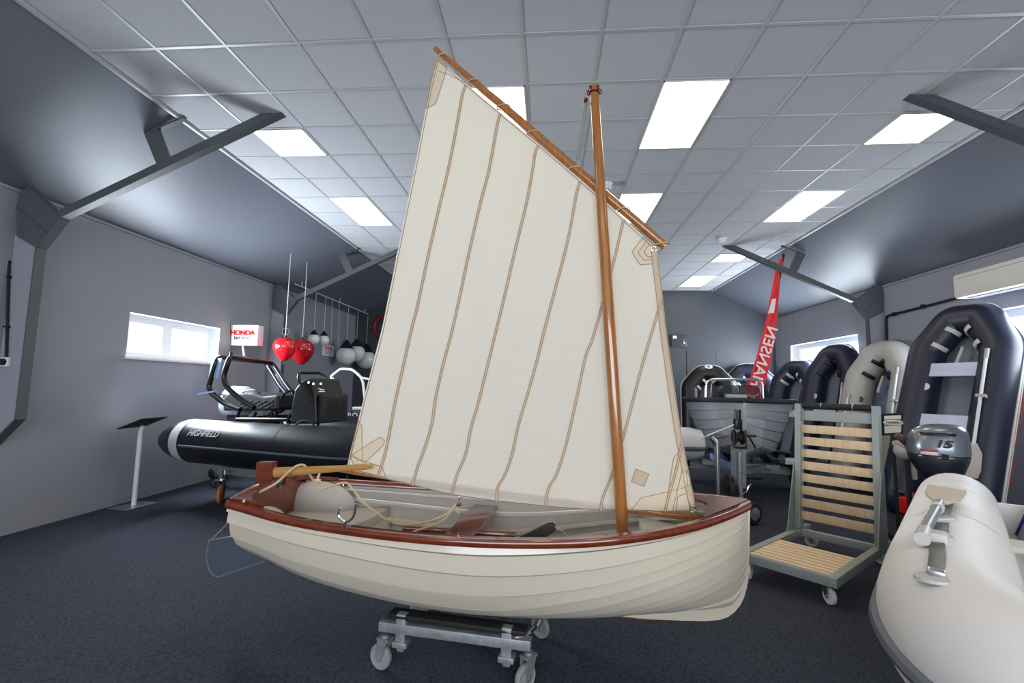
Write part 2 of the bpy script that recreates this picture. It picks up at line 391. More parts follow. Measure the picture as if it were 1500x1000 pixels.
PT = [[0, .025, .055, .10, .16, .25, .36, .50, .646, .823, .924, 1], [0, .025, .055, .10, .16, .25, .36, .50, .646, .823, .924, 1],
      [0, .02, .05, .09, .14, .21, .31, .44, .605, .772, .905, 1], [0, .04, .10, .18, .27, .37, .49, .60, .702, .823, .937, 1],
      [0, .42, .506, .608, .684, .74, .81, .861, .911, .949, .981, 1], [0, .42, .506, .608, .684, .74, .81, .861, .911, .949, .981, 1]]
def plank_edge(s, k): return interp(PK, [r[k] for r in PT], s)
def section(s, t, off=0):
    """point on the hull at station s (0 transom, 1 stem), girth t (0 keel, 1 gunwale)"""
    B = interp(SS, BB, s)+off; zk = interp(SS, ZK, s)-off; zg = sheer(s)
    a = t*PI/2
    ES = [0, .25, .5, .7, .85, .93, 1]; e = interp(ES, [.80, .62, .58, .68, .9, 1.15, 1.6], s); g = interp(ES, [.9, 1.05, 1.05, 1.0, .9, .8, .7], s)
    v = B*math.sin(a)**e; z = zg-(zg-zk)*(max(0, math.cos(a)))**g
    return v, z
def hull_surface(side, inner):
    rows = []; NS = 56
    for i in range(NS+1):
        s = (i/NS)**.9; s = min(1, s); row = []
        fade = max(0, min(1, (1-s)/.045))
        for k in range(NP):
            qa = .84 if k > 7 else .78
            for q in (0, .5, qa, qa+.02, 1):
                t = lerp(plank_edge(s, k), plank_edge(s, k+1), q)
                lap = (-.045 if q > qa+.01 and k < NP-1 else ((.005+.013*max(0, min(1, (plank_edge(s, k)-.45)/.35)))*(1-q/qa) if k > 0 and q < qa+.01 else 0))*fade
                o = (lap if not inner else lap*.8-.016)
                v, z = section(s, t, o if not inner else 0)
                if inner:
                    v = max(.002, v+o)
                    z = z+.014*math.cos(t*PI/2)
                row.append(dp(s*DL if not inner else .02+s*(DL-.05), side*v, z))
        rows.append(row)
    return rows
b = MB()
for sd in (-1, 1): b.grid(hull_surface(sd, False))
hull = b.build('hull', m_cream, din, smooth=35)
b = MB()
for sd in (-1, 1): b.grid(hull_surface(sd, True))
b.build('inner_hull', m_inner, din, smooth=35)
# keel, stem and skeg
b = MB(); path = []
for s in [i/40 for i in range(41)]: path.append((s*DL, interp(SS, ZK, s)))
stem = [(DL*.74, .262), (DL*.80, .256), (DL*.88, .268), (DL*.92, .277), (DL*.945, .290), (DL*.960, .310), (DL*.972, .340), (DL*.982, .378), (DL*.989, .420), (DL*.995, .48), (DL*.999, .6), (DL*1.001, .695), (DL*1.005, .92)]
inn = [(DL*.74, .34), (DL*.80, .35), (DL*.88, .36), (DL*.93, .38), (DL*.952, .42), (DL*.965, .5), (DL*.972, .6), (DL*.978, .75), (DL*.985, .92)]
b.prism([dp(u, -.02, w) for u, w in stem+inn[::-1]], DN*.04)
b.prism([dp(u, -.02, w) for u, w in [(0.02, .505), (.3, .43), (.75, .36), (1.2, .322), (1.7, .318), (DL*.74, .335), (DL*.74, .262), (1.7, .262), (1.2, .27), (.75, .31), (.3, .39), (.02, .455)]], DN*.04)
b.build('keel', m_cream, din, smooth=30)
b = MB(); b.prism([dp(u, -.02, w) for u, w in [(.05, .447), (.3, .388), (.75, .308), (1.2, .269), (1.7, .261), (DL*.74, .261), (DL*.84, .259), (DL*.84, .252), (DL*.74, .249), (1.7, .249), (1.2, .256), (.75, .29), (.3, .355), (.05, .40)]], DN*.04)
b.build('keel_shoe', m_mahog, din, smooth=0)
# gunwale: rubbing strake and capping
for sd, nm in ((-1, 'gunwale'), (1, 'gunwale')):
    rows = []
    for i in range(61):
        s = i/60; B = interp(SS, BB, s); z = sheer(s); u = s*DL-(0.0 if s < .99 else 0); rr = []
        for dv, dz in ((.024, -.034), (.030, -.026), (.030, -.006), (.022, .006), (-.020, .008), (-.030, .0), (-.032, -.022), (-.018, -.034)):
            rr.append(dp(u+(.012*s**8), sd*max(.001, B+dv*(1 if dv > 0 else min(1, B/.05))), z+dz))
        rows.append(rr)
    b = MB(); b.grid(rows, closed_v=True)
    b.add(rows[0], [tuple(range(8))]); b.build(nm, m_mahog, din, smooth=50)
b = MB()                                                     # breasthook at the bow
b.prism([dp(DL*.90, -.29*1, sheer(.9)-.012), dp(DL*1.0, -.02, sheer(1)-.006), dp(DL*1.0, .02, sheer(1)-.006), dp(DL*.90, .29, sheer(.9)-.012), dp(DL*.93, .0, sheer(.93)-.01)], (0, 0, .016))
b.build('breasthook', m_mahog, din, smooth=0)
# transom: outside cream skin, inside mahogany board with sculling notch
top = []
for k in range(13):
    v = lerp(-.385, .385, k/12); top.append((v, .871+.045*(1-(v/.385)**2)))
notch = [(v, z) for v, z in top]
n2 = []
for v, z in notch:
    if abs(v-.06) < .05: continue
    n2.append((v, z))
n2 += [(.005, .915), (.012, .872), (.06, .855), (.108, .872), (.115, .912)]; n2 = sorted(n2)
low = [(section(0, t)[0], section(0, t)[1]) for t in [k/14 for k in range(14)]]
poly = n2+[(v, z) for v, z in low[::-1]]+[(-v, z) for v, z in low[1:]]
b = MB(); b.prism([dp(.0, v, z) for v, z in poly], DD*.028); tr = b.build('transom', m_mahog, din, smooth=0)
for ok in (lambda v: v < 0, lambda v: v > .12):
    b = MB(); b.tube([dp(.012, v, z+.004) for v, z in top if ok(v)], .016, 8); b.build('transom_capping', m_mahog, din)
# quarter knees
for sd in (-1, 1):
    b = MB(); z = .872; B = .385
    b.prism([dp(.02, sd*(B-.01), z), dp(.26, sd*(B+.035), z-.016), dp(.14, sd*(B-.03), z-.008), dp(.07, sd*(B-.09), z+.004), dp(.03, sd*(B-.2), z+.012)], (0, 0, .018)); b.build('quarter_knee', m_mahog, din, smooth=0)
# stern locker / seat moulding
def half_at(s, z):
    lo, hi = 0, 1
    for _ in range(24):
        m = (lo+hi)/2
        if section(s, m)[1] < z: lo = m
        else: hi = m
    return section(s, lo)[0]-.018
b = MB(); zs = .665; us = [.03+.62*k/10 for k in range(11)]
P = [[dp(u, v*half_at(u/DL, zs), zs) for v in (-1, -.5, 0, .5, 1)] for u in us]; b.grid(P)
F = [[dp(.65+(.05 if z < .6 else 0)*1, v*half_at(.22, z), z) for v in (-1, -.5, 0, .5, 1)] for z in (zs, .6, .52, .46)]; b.grid(F)
b.build('stern_seat', m_inner, din, smooth=30)
b = MB(); zf = .455; P = [[dp(u, v*half_at(u/DL, zf), zf) for v in (-1, -.5, 0, .5, 1)] for u in [.6+1.9*k/14 for k in range(15)]]; b.grid(P)
b.build('floor_pan', m_inner, din, smooth=30)
# rounded buoyancy bulges either side of the transom
for sd in (-1, 1):
    b = MB(); b.ball(dp(.15, -.245, .715) if sd < 0 else dp(.13, .33, .69), 1, 24, 16, (.13, .085, .10) if sd < 0 else (.30, .105, .17)); b.build('buoyancy_bulge', m_inner, din)
# bow locker
b = MB(); zs2 = .72; us = [2.45+.42*k/8 for k in range(9)]
b.grid([[dp(u, v*half_at(u/DL, zs2), zs2) for v in (-1, 0, 1)] for u in us]); b.grid([[dp(2.45, v*half_at(2.45/DL, z), z) for v in (-1, 0, 1)] for z in (zs2, .6, .46)])
b.build('bow_locker', m_inner, din, smooth=30)
# thwart
zt = .70
p1, p2, p3, p4 = onz(698, 745, zt), onz(735, 748, zt), onz(676, 786.6, zt), onz(639.5, 782, zt)
ua = (din_loc(p1)[0]+din_loc(p4)[0])/2; ub = (din_loc(p2)[0]+din_loc(p3)[0])/2
hw = half_at((ua+ub)/2/DL, zt)
b = MB(); b.box(dp((ua+ub)/2, 0, zt-.014), (ub-ua, 2*hw, .028), .004, Matrix.Rotation(DA, 3, 'Z')); b.build('thwart', m_mahog, din)
for sd in (-1, 1):
    b = MB(); b.box(dp((ua+ub)/2, sd*(hw-.06), zt-.09), (ub-ua-.06, .07, .12), .008, Matrix.Rotation(DA, 3, 'Z')); b.build('thwart_support', m_inner, din)
# centreboard case with mahogany capping
ca = din_loc(onv(596, 776, 0)); ce = din_loc(onv(752, 787, 0))
b = MB(); b.box(dp((ca[0]+ce[0])/2, 0, .56), (ce[0]-ca[0], .05, .22), .006, Matrix.Rotation(DA, 3, 'Z')); b.build('centreboard_case', m_inner, din)
b = MB(); b.box(dp((ca[0]+ce[0])/2, 0, .665), (ce[0]-ca[0]+.03, .085, .03), .006, Matrix.Rotation(DA, 3, 'Z')); b.build('case_capping', m_mahog, din)
# centreplate head, raised, with lanyard
m_plate = mat('dull_grey_plate', '#55585c', .4, .7)
pl = [din_loc(onv(x, y, 0)) for x, y in ((753, 790), (804, 765), (809, 763.5), (815, 770), (814, 777), (802, 785), (780, 800))]
b = MB(); b.prism([dp(q[0], -.006, q[2]) for q in pl], DN*.012); cp = b.build('centreplate', m_plate, din, smooth=0)
b = MB(); b.tube(fillet([onv(760, 782, -.008), onv(804, 764, -.008), onv(812, 764, -.008), onv(815, 771, -.008)], .02), .003, 6); b.build('edge_wire', m_chrome, cp)
b = MB(); b.tube([onv(813, 771, -.01), onv(822, 776, -.015), onv(832, 786, -.03)], .005, 6); b.build('lanyard', m_rope, din)
# mast
mf_, mt_ = onv(913, 790, 0), onv(870, 127, 0)
md = (mt_-mf_); foot = mf_-md*((mf_.z-.46)/md.z)
b = MB(); pts = [lerp(foot, mt_, k/24) for k in range(25)]; b.tube(pts, [.037-.008*max(0, (k-12)/12) for k in range(25)], 20); mast = b.build('mast', m_spruce, din)
b = MB(); mu = md.normalized(); fr_ = frame(mt_-mu*.01, DD, mu)
b.tube([mt_-mu*.045+DD*.031*math.cos(a)+DN*.031*math.sin(a) for a in [2*PI*k/20 for k in range(20)]], .006, 6, closed=True)
for k in range(5):
    a = PI*2*k/5+.3; c = mt_-mu*.03+DD*.038*math.cos(a)+DN*.038*math.sin(a)
    b.tube([c+mu*.018*math.cos(q)+(DD*math.cos(a)+DN*math.sin(a))*.012*math.sin(q) for q in [2*PI*j/10 for j in range(10)]], .004, 6, closed=True)
b.build('mast_ring', m_chrome, mast)
hb = onv(858, 148, -.0)
b.tube([mt_-DD*.03-mu*.03, onv(860, 136, 0)], .004, 6); b.lathe([(.001, -.045), (.014, -.03), (.016, 0), (.012, .03), (.001, .04)], frame(hb, DD, DN) @ Matrix.Rotation(PI/2, 4, 'X') @ Matrix.Diagonal((1, .6, 1, 1)), 12); b.build('halyard_block', m_mahog, mast)
b = MB(); b.tube([hb, onv(852, 185, .02), onv(845, 232, .05), onv(843, 243, .06)], .005, 6); b.tube([hb+DD*.01, onv(855, 190, .02), onv(848, 234, .05)], .004, 6); b.build('halyard', mat('grey_cord', '#8c8780', .8), mast)
# yard and boom (far side of the mast)
VY = .075
ya, yb_ = onv(637, 71, VY), onv(975, 361, VY)
b = MB(); n = 20; b.tube([lerp(ya, yb_, k/n) for k in range(n+1)], [lerp(.017, .031, min(1, k/7)) if k < 12 else lerp(.031, .026, (k-12)/8) for k in range(n+1)], 16); yard = b.build('yard', m_spruce, din)
yd = (yb_-ya).normalized()
for k, (x, y) in enumerate([(650, 84), (695, 120), (738, 156), (782, 194), (843, 246), (912, 308), (970, 358)]):
    c = onv(x, y, VY); c = ya+yd*((c-ya).dot(yd)); r = .035
    b = MB(); up = yd.cross(DN)
    b.tube([c+yd*(.03*math.sin(a))+DN*r*math.cos(a)+up*r*math.sin(a) for a in [2*PI*j/16 for j in range(16)]], .004, 6, closed=True); b.build('lacing', m_rope, yard)
VS = .055                                                    # sail plane
b0, b1 = onv(490, 686, .088), onv(1046, 762, .084)
b = MB(); b.tube([lerp(b0, b1, k/14) for k in range(15)], [.016]+[.024]*13+[.018], 14); boom = b.build('boom', m_spruce, din)
# sail: patch between its four edges, traced in its own plane
m_sail = mat('cream_sailcloth', '#eae8e0', .85, spec=.1, bump=(14, .35, (1, 1, 3)))
nt = m_sail.node_tree; tb = nt.nodes.new('ShaderNodeBsdfTranslucent'); mx = nt.nodes.new('ShaderNodeMixShader'); mx.inputs[0].default_value = .45
tb.inputs['Color'].default_value = lin('#efe6cf'); pb = nt.nodes['Principled BSDF']; out = nt.nodes['Material Output']
nt.links.new(pb.outputs[0], mx.inputs[1]); nt.links.new(tb.outputs[0], mx.inputs[2]); nt.links.new(mx.outputs[0], out.inputs['Surface'])
m_tape = mat('tan_sail_tape', '#c9b79e', .85, spec=.1); m_stitch = mat('brown_stitching', '#9a7d63', .85, spec=.1); m_patch = mat('beige_sail_patch', '#dccdb4', .85, spec=.1)
def sp(x, y, off=0): return onv(x, y, VS+off)
top_e = [(640, 84), (680, 120), (732, 164), (788, 210), (851, 264), (913.6, 320), (959, 363)]
luff = [(963, 365), (965, 387), (970, 427.6), (977, 490), (998, 634), (1020.4, 749.5)]
foot_e = [(508, 687), (521, 690), (552, 698.5), (604, 711), (661, 724.6), (721, 733.6), (760, 737.8), (830, 744.7), (900, 748), (1020.4, 751.6)]
leech = [(640, 84), (624, 158), (608, 242), (583, 365), (560, 479), (541.6, 550), (526, 610), (511, 670), (508, 687)]
def poly_at(P, t):
    P = [V((x, y)) for x, y in P]; L = [0]
    for a, c in zip(P, P[1:]): L.append(L[-1]+(c-a).length)
    d = t*L[-1]; i = 0
    while i < len(P)-2 and L[i+1] < d: i += 1
    return lerp(P[i], P[i+1], max(0, min(1, (d-L[i])/(L[i+1]-L[i]))))
NU, NV = 48, 60
def sail_px(s, t):                                            # s leech->luff, t head->foot
    T, F, Lc, Rr = poly_at(top_e, s), poly_at(foot_e, s), poly_at(leech, t), poly_at(luff, t)
    c00, c10, c01, c11 = V(top_e[0]), V(top_e[-1]), V(foot_e[0]), V(foot_e[-1])
    return T*(1-t)+F*t+Lc*(1-s)+Rr*s-(c00*(1-s)*(1-t)+c10*s*(1-t)+c01*(1-s)*t+c11*s*t)
def crease(x, y):
    return .006*noise.noise(V((x/60, y/22, 0)))+.004*noise.noise(V((x/25, y/60, 3.1)))+.004*noise.noise(V(((x+y*.6)/18, (y-x*.35)/90, 7)))
b = MB(); b.grid([[sp(*(q := sail_px(i/NU, j/NV)), crease(*q)) for j in range(NV+1)] for i in range(NU+1)])
def strip(pts, w, off, mi):
    """ribbon of width w px along a traced line, lying just proud of the cloth"""
    pts = [V(p) for p in smooth_path([(x, y, 0) for x, y in pts], 5)]; A = []; B_ = []
    for i, p in enumerate(pts):
        t = (pts[min(i+1, len(pts)-1)]-pts[max(0, i-1)]).normalized(); n_ = V((-t.y, t.x, 0))
        a, c = p+n_*w/2, p-n_*w/2
        A.append(sp(a.x, a.y, off+crease(a.x, a.y))); B_.append(sp(c.x, c.y, off+crease(c.x, c.y)))
    b.grid([A, B_], mi)
def line(pts, w=1.0, off=-.0045, mi=2):
    for p, q in zip(pts, pts[1:]): strip([p, ((p[0]+q[0])/2, (p[1]+q[1])/2), q], w, off, mi)
def patch(pts, mi=3, off=-.003):
    """filled polygon over the cloth, fanned so that it follows the creases"""
    cx, cy = sum(p[0] for p in pts)/len(pts), sum(p[1] for p in pts)/len(pts)
    for k in range(len(pts)):
        p, q = pts[k], pts[(k+1) % len(pts)]
        b.grid([[sp(*(z := (lerp(cx, lerp(p[0], q[0], u/4), r/3), lerp(cy, lerp(p[1], q[1], u/4), r/3))), off+crease(*z)) for u in range(5)] for r in range(4)], mi)
    line(list(pts)+[pts[0]], .9, off-.0012)
seams = [[(683, 124), (677, 140), (668, 190), (656, 250), (639, 322), (625, 384), (611.6, 447), (602, 485), (589.7, 540), (578, 592), (569, 641), (561, 675), (553, 697)],
         [(734, 166), (729, 180), (716, 250), (704, 295.6), (687, 370), (672.8, 437), (662, 485), (649.5, 532), (637.8, 584), (632.6, 620), (621, 659), (612, 683), (604, 710)],
         [(789, 212), (784, 224), (780, 250), (771, 298), (752, 377), (737.6, 439.6), (726.4, 485), (713, 540), (700, 592), (690, 625.6), (682, 664.6), (669, 696), (661.5, 724)],
         [(850, 265), (844, 286), (832, 351), (812.8, 425), (797, 485), (786.6, 527.6), (772.6, 578), (760, 620), (749.6, 667), (739, 696), (729, 714), (727.5, 734)],
         [(913.6, 321), (898, 387), (870, 490), (858, 522), (844, 586.4), (830, 648), (816, 693), (803.4, 715), (799, 741)],
         [(970, 437), (954, 490), (939, 541.6), (917, 625.6), (897, 693), (883, 729), (880.4, 747)],
         [(1000, 645), (990, 690), (980, 725), (974, 750)]]
patch([(640, 86), (655, 98), (651, 112), (638, 152), (624, 158.5), (634, 108)])
patch([(942, 347), (925.6, 369), (937.6, 387.5), (964, 386), (961, 365)]); line([(947, 353), (934.5, 370), (943.6, 381), (964, 380)]); line([(951, 358), (943, 369), (949, 376), (963, 375)])
patch([(925, 746.5), (939, 729), (984, 719), (1013, 711), (1020, 749.5)]); patch([(987, 670), (998, 659), (1010, 700), (1019, 747), (984, 748), (974, 749)], 3, -.0036)
line([(990, 749), (993, 727), (1016, 719)]); line([(985, 749), (1003, 672), (1012, 747)])
patch([(524.7, 615), (530, 624), (530.7, 676), (512, 672)]); patch([(556, 640), (563, 644), (562, 651.6), (534, 678), (515.6, 666)], 3, -.0036); patch([(513, 668), (560, 684), (565, 699), (521, 688.5)], 3, -.0042)
patch([(931.4, 686.6), (950.4, 694), (943.4, 712.4), (925, 705.4)], 1)
line([(642, 104), (655, 108), (683, 122)], .8)
for sm in seams:
    strip(sm, 3.6, -.0055, 1)
    for o in (-1.7, 1.7): strip([(x+o, y) for x, y in sm], .9, -.0062, 2)
strip([(x-4.5, y) for x, y in luff], 9.5, -.0048, 1)
for o in (-9, -.8): strip([(x+o, y) for x, y in luff], .9, -.006, 2)
for P, o in ((leech, 2.5), ):
    strip([(x+o, y) for x, y in P], 1.0, -.005, 2)
strip([(x, y-1.3) for x, y in foot_e], 1.2, -.005, 2); strip([(x-.8, y+2.2) for x, y in top_e], .9, -.005, 2)
sail = b.build('sail', [m_sail, m_tape, m_stitch, m_patch], din, smooth=60)
for x, y, nm in ((1014.5, 746.5, 'tack_cringle'), (958, 364, 'throat_cringle')):
    b = MB(); c = sp(x, y, -.01); b.tube([c+DD*.016*math.cos(a)+V((0, 0, .016*math.sin(a))) for a in [2*PI*j/14 for j in range(14)]], .0035, 6, closed=True); b.build(nm, m_chrome, sail)
# rudder, tiller
pts = [din_loc(onv(x, y, 0)) for x, y in ((380, 676), (402, 676), (402, 705), (396, 740), (384, 780), (372, 780), (374, 735), (378, 705))]
b = MB(); b.prism([dp(q[0], -.03, q[2]) for q in pts], DN*.06); rud = b.build('rudder_stock', m_mahog, din, smooth=0)
m_blade = mat('galvanised_rudder_blade', '#596270', .4, .4); m_bedge = mat('bright_blade_edge', '#8d949c', .4, .6)
pp = [(307, 791), (303, 815), (307, 833), (313, 842), (322, 844), (345, 836), (391, 821), (385, 790), (372, 776), (345, 784)]
pts = [din_loc(onv(x, y, 0)) for x, y in pp]
b = MB(); b.prism([dp(q[0], -.006, q[2]) for q in pts], DN*.012); rb = b.build('rudder_blade', m_blade, din, smooth=0)
b = MB(); b.tube([dp(q[0], -.006, q[2]) for q in pts[:7]]+[], .004, 6); b.tube([dp(q[0], -.006, q[2]) for q in (pts[0], pts[9], pts[8])], .004, 6); b.build('blade_edge', m_bedge, rb)
b = MB(); b.tube([onv(308, 792, 0), onv(322, 778, 0), onv(342, 757, 0.0)], .004, 6); b.build('uphaul_line', mat('grey_cord', '#8c8780'), din)
t0, t1 = onv(399, 692, 0), onv(544, 683, 0)
b = MB(); n = 12; b.tube([lerp(t0, t1, k/n) for k in range(n+1)], [lerp(.034, .019, min(1, k/9)) for k in range(n)]+[.014], 8, sx=.55, up=(0, 0, 1)); b.build('tiller', m_ash, din, smooth=50)
# rowlock on the near gunwale, cleat, blocks, mainsheet
rc = onz(506, 770, .872)
b = MB(); b.tube(smooth_path([rc+DD*-.032+V((0, 0, .085)), rc+DD*-.04+V((0, 0, .06)), rc+DD*-.03+V((0, 0, .035)), rc+V((0, 0, .02)), rc+DD*.03+V((0, 0, .035)), rc+DD*.045+V((0, 0, .065)), rc+DD*.05+V((0, 0, .11))], 4), .007, 8); b.cyl(rc-V((0, 0, .012)), rc+V((0, 0, .02)), .008); b.build('rowlock', m_chrome, din)
b = MB(); c0 = onv(465, 703, .30); b.box(c0, (.05, .02, .015), .004); b.tube([c0, c0+V((.012, 0, .05))], .009, 8); b.build('cleat', mat('pale_cleat', '#e6d9b0', .5), din)
def block(nm, x, y, v):
    b = MB(); c = onv(x, y, v); b.lathe([(.001, -.03), (.016, -.018), (.018, .0), (.014, .02), (.001, .03)], frame(c, DD, DN) @ Matrix.Rotation(PI/2, 4, 'X') @ Matrix.Diagonal((1, .55, 1, 1)), 12)
    o = b.build(nm, m_mahog, din); b = MB(); b.tube([c+V((0, 0, .02)), c+V((.008, 0, .045)), c+V((0, 0, .065)), c+V((-.008, 0, .045)), c+V((0, 0, .02))], .004, 6); b.build('shackle', m_chrome, o)
block('mainsheet_block', 507, 710, .06); block('mainsheet_block', 672, 739, .07)
sheet = [onz(357, 734, .885), onv(365, 727, -.22), onv(381, 720, -.15), onv(405, 707, -.08), onv(425, 689, -.045), onv(436, 681.5, -.03), onv(446, 681.5, 0), onv(452, 692, .05), onv(460, 705, .1), onv(468, 716, .12), onv(487, 711, .09), onv(506, 707, .06), onv(516, 715, .05), onv(530, 733, .04), onv(550, 750, .02), onv(575, 765, 0), onv(600, 768, 0), onv(630, 763, .02), onv(655, 752, .05), onv(668, 738, .07)]
b = MB(); b.tube(smooth_path(sheet, 6), .0075, 8)
b.tube(smooth_path([onv(668, 738, .06), onv(658, 752, .02), onv(645, 765, -.02), onv(622, 773, -.06), onv(607, 778, -.08), onv(598, 783, -.12)], 6), .0065, 8)
b.tube(smooth_path([onv(668, 738, .06), onv(669, 746, .06), onv(672, 752, .06)], 4), .008, 6); b.build('mainsheet', m_rope, din)
# ------------------------------------------------------------------ trolley under the dinghy
ta = DA-.05; td = V((math.cos(ta), math.sin(ta), 0)); tn = V((-td.y, td.x, 0)); tc = V((-.46, 2.93, 0))
tro = thing('boat_trolley', 'low galvanised steel trolley on four grey castors carrying the cream dinghy', 'boat trolley', tc[:], ta)
def tp(u, v, w): return tc+td*u+tn*v+V((0, 0, w))
RT = Matrix.Rotation(ta, 3, 'Z')
def rest_z(u, v):
    q = din_loc(tp(u, v, 0)); z = min(min(section(q[0]/DL, t/60)[1] for t in range(61) if abs(section(q[0]/DL, t/60)[0]-abs(q[1])) < .05+.03*(t < 8)) , .5)
    return z-.052
m_cw = mat('grey_castor_wheel', '#8d8f8e', .6, bump=(40, .2))
for sd in (-1, 1):
    b = MB(); b.box(tp(0, sd*.27, .236), (.86, .06, .052), .006, RT); bar = b.build('side_beam', m_galv, tro)
    for e in (-1, 1):
        b = MB(); b.box(tp(e*.30, sd*.27, .235 if sd < 0 else .195), (.055, .05, .15 if sd < 0 else .09), .004, RT); b.box(tp(e*.30, sd*.27, .155), (.085, .075, .03), .004, RT); b.box(tp(e*.3, sd*.27, .16), (.04, .04, .09), .004, RT); b.build('post', m_galv, tro)
    b = MB(); b.bar(tp(-.38, sd*.25, rest_z(-.38, sd*.25)), tp(.40, sd*.25, rest_z(.40, sd*.25)), .09, .024, bev=.005, up=(0, 0, 1)); b.build('padded_rest', m_matblk, tro)
for e in (-1, 1):
    b = MB(); b.box(tp(e*.22, 0, .205), (.05, .5, .045), .004, RT); b.build('cross_beam', m_galv, tro)
b = MB(); b.tube(smooth_path([tp(.45, -.14, .30), tp(.435, -.19, .285), tp(.40, -.24, .27), tp(.34, -.27, .262)], 5), .012, 8); b.build('hoop', m_chrome, tro)
def caster(parent, c, ang, r, w, mw, mf, top):
    """c floor contact point; wheel turned by ang"""
    d = V((math.cos(ang), math.sin(ang), 0)); n = V((-d.y, d.x, 0)); ax = c+V((0, 0, r))
    b = MB(); M_ = frame(ax-n*w/2, d, V((0, 0, 1))); b.lathe([(r*.3, 0), (r*.35, w*.1), (r*.8, w*.1), (r*.86, 0), (r*.96, w*.06), (r, w*.25), (r, w*.75), (r*.96, w*.94), (r*.86, w), (r*.8, w*.9), (r*.35, w*.9), (r*.3, w)], frame(ax-n*w/2, d, V((0, 0, 1))) @ Matrix.Rotation(PI, 4, 'X') @ Matrix.Translation((0, 0, -w)) if False else frame(ax+n*w/2, d, V((0, 0, 1))), 28)
    wh = b.build('castor_wheel', mw, parent, smooth=35)
    b = MB(); ko = c+d*r*.35
    for s_ in (-1, 1):
        q = n*(w/2+.006)*s_; b.prism([ax-d*.02+q, ax-d*0+q+V((0, 0, -.02)), ax+d*.02+q, ko+d*.035+q+V((0, 0, top-.015)), ko-d*.035+q+V((0, 0, top-.015))], n*.004*s_)
    b.cyl(ax-n*(w/2+.014), ax+n*(w/2+.014), .008); b.box(ko+V((0, 0, top-.010)), (.08, w+.024, .012), .002, Matrix.Rotation(ang, 3, 'Z')); b.cyl(ko+V((0, 0, top-.01)), ko+V((0, 0, top+.012)), .022, n=14)
    b.build('castor_fork', mf, parent)
for (u, v, a_) in ((-.42, -.27, -.25), (.40, -.27, 1.0), (-.42, .27, .5), (.40, .27, -.6)):
    caster(tro, tp(u, v, 0), ta+a_, .068, .032, m_cw, m_galv, .178)
# ------------------------------------------------------------------ left side: black rigid inflatable on its trailer
RA = math.radians(-15.5); RO = V((-5.13, 6.02, 0)); rd = V((math.cos(RA), math.sin(RA), 0)); rn = V((-rd.y, rd.x, 0))
def rp(u, v, w): return RO+rd*u+rn*v+V((0, 0, w))
def onr(x, y, v): return onp(x, y, RO+rn*v, rn)
def rloc(p): q = V(p)-RO; return q.dot(rd), q.dot(rn), q.z
RR3 = Matrix.Rotation(RA, 3, 'Z')
m_hyp = mat('black_hypalon', '#12141b', .40, spec=.5, bump=(12, .04))
m_band = mat('pale_grey_band', '#b9bcc0', .3)
m_gloss = mat('gloss_black_hull', '#08090b', .25)
m_tubeb = mat('black_powder_coat', '#0e0f11', .32)
m_quilt = mat('charcoal_vinyl', '#191a1d', .6)
m_silv = mat('silver_cowling', '#c6d0dc', .22, .25, coat=.5)
rib = thing('rigid_inflatable_boat', 'black rigid inflatable boat with roll bar, quilted seat and console under the small left window', 'inflatable boat', rp(2.2, .85, 0)[:], RA)
TZ, TR_ = .815, .275
path = [rp(u, 0, TZ+.10*max(0, (u-2.6)/2.4)**2) for u in [.68, 1, 1.8, 2.6, 3.2]]+[rp(3.75, .06, .86), rp(4.2, .2, .89), rp(4.6, .42, .91), rp(4.82, .68, .92), rp(4.88, .85, .92)]
full = path+[rp(rloc(p)[0], 1.7-rloc(p)[1], p.z) for p in path[::-1][1:]]
full = smooth_path(full, 4)
b = MB(); n = len(full)
cone = lambda sgn: [(rp(u, 0 if sgn else 1.7, TZ-.02*(1-u/.45)), q) for u, q in ((-.03, .02), (.0, .065), (.08, .13), (.20, .19), (.36, .242), (.52, .27))]
P = [c for c, r in cone(True)]+full+[c for c, r in cone(False)[::-1]]; Rr_ = [r for c, r in cone(True)]+[TR_]*n+[r for c, r in cone(False)[::-1]]
b.tube(P, Rr_, 28); tube = b.build('buoyancy_tube', m_hyp, rib)
b = MB(); b.tube([rp(.47, 0, TZ-.001), rp(.54, 0, TZ), rp(.64, 0, TZ)], [.265, .277, .279], 32, caps=False); b.build('tube_band', m_band, tube)
b = MB(); b.tube([p+(V((0, 0, -.03))+(rn*-(TR_+.004) if i < n*.36 else (rn*(TR_+.004) if i > n*.64 else rd*(TR_+.004)))) for i, p in enumerate(full)], .014, 8); b.build('rubbing_strake', mat('dark_strake', '#4a5260', .35), tube)
for u in (1.25, 2.15):
    b = MB(); b.tube([rp(u, 0, TZ)+V((0, 0, 0))+rn*0, rp(u+.012, 0, TZ)], TR_+.002, 32, caps=False); b.build('tube_seam', mat('seam_tape', '#14161c', .35), tube)
for x, y in ((448, 668), (447, 622)):
    c = onr(x, y, -.25 if y > 640 else -.05); b = MB()
    if y > 640: b.ball(c, .1, 16, 10, (1.2, .25, .35))
    else: b.tube(smooth_path([c+rd*-.13, c+rd*-.09+V((0, 0, .03)), c+V((0, 0, .045)), c+rd*.09+V((0, 0, .03)), c+rd*.13], 5), .012, 8)
    b.build('grab_handle', m_matblk, tube)
# lettering on the tube
ca = math.radians(28); fr_ = frame(onr(297, 631.5, -TR_*math.cos(ca)-.008), rd, V((0, 0, 1))*math.cos(ca)+rn*math.sin(ca)); fr_.translation = rp(rloc(fr_.translation)[0], -(TR_+.004)*math.cos(ca), TZ+(TR_+.004)*math.sin(ca))
text('lettering', 'HIGHFIELD', fr_, .105, mat('pale_lettering', '#c9cdd4', .4), rib, .002, 1.0, .0005, .25)
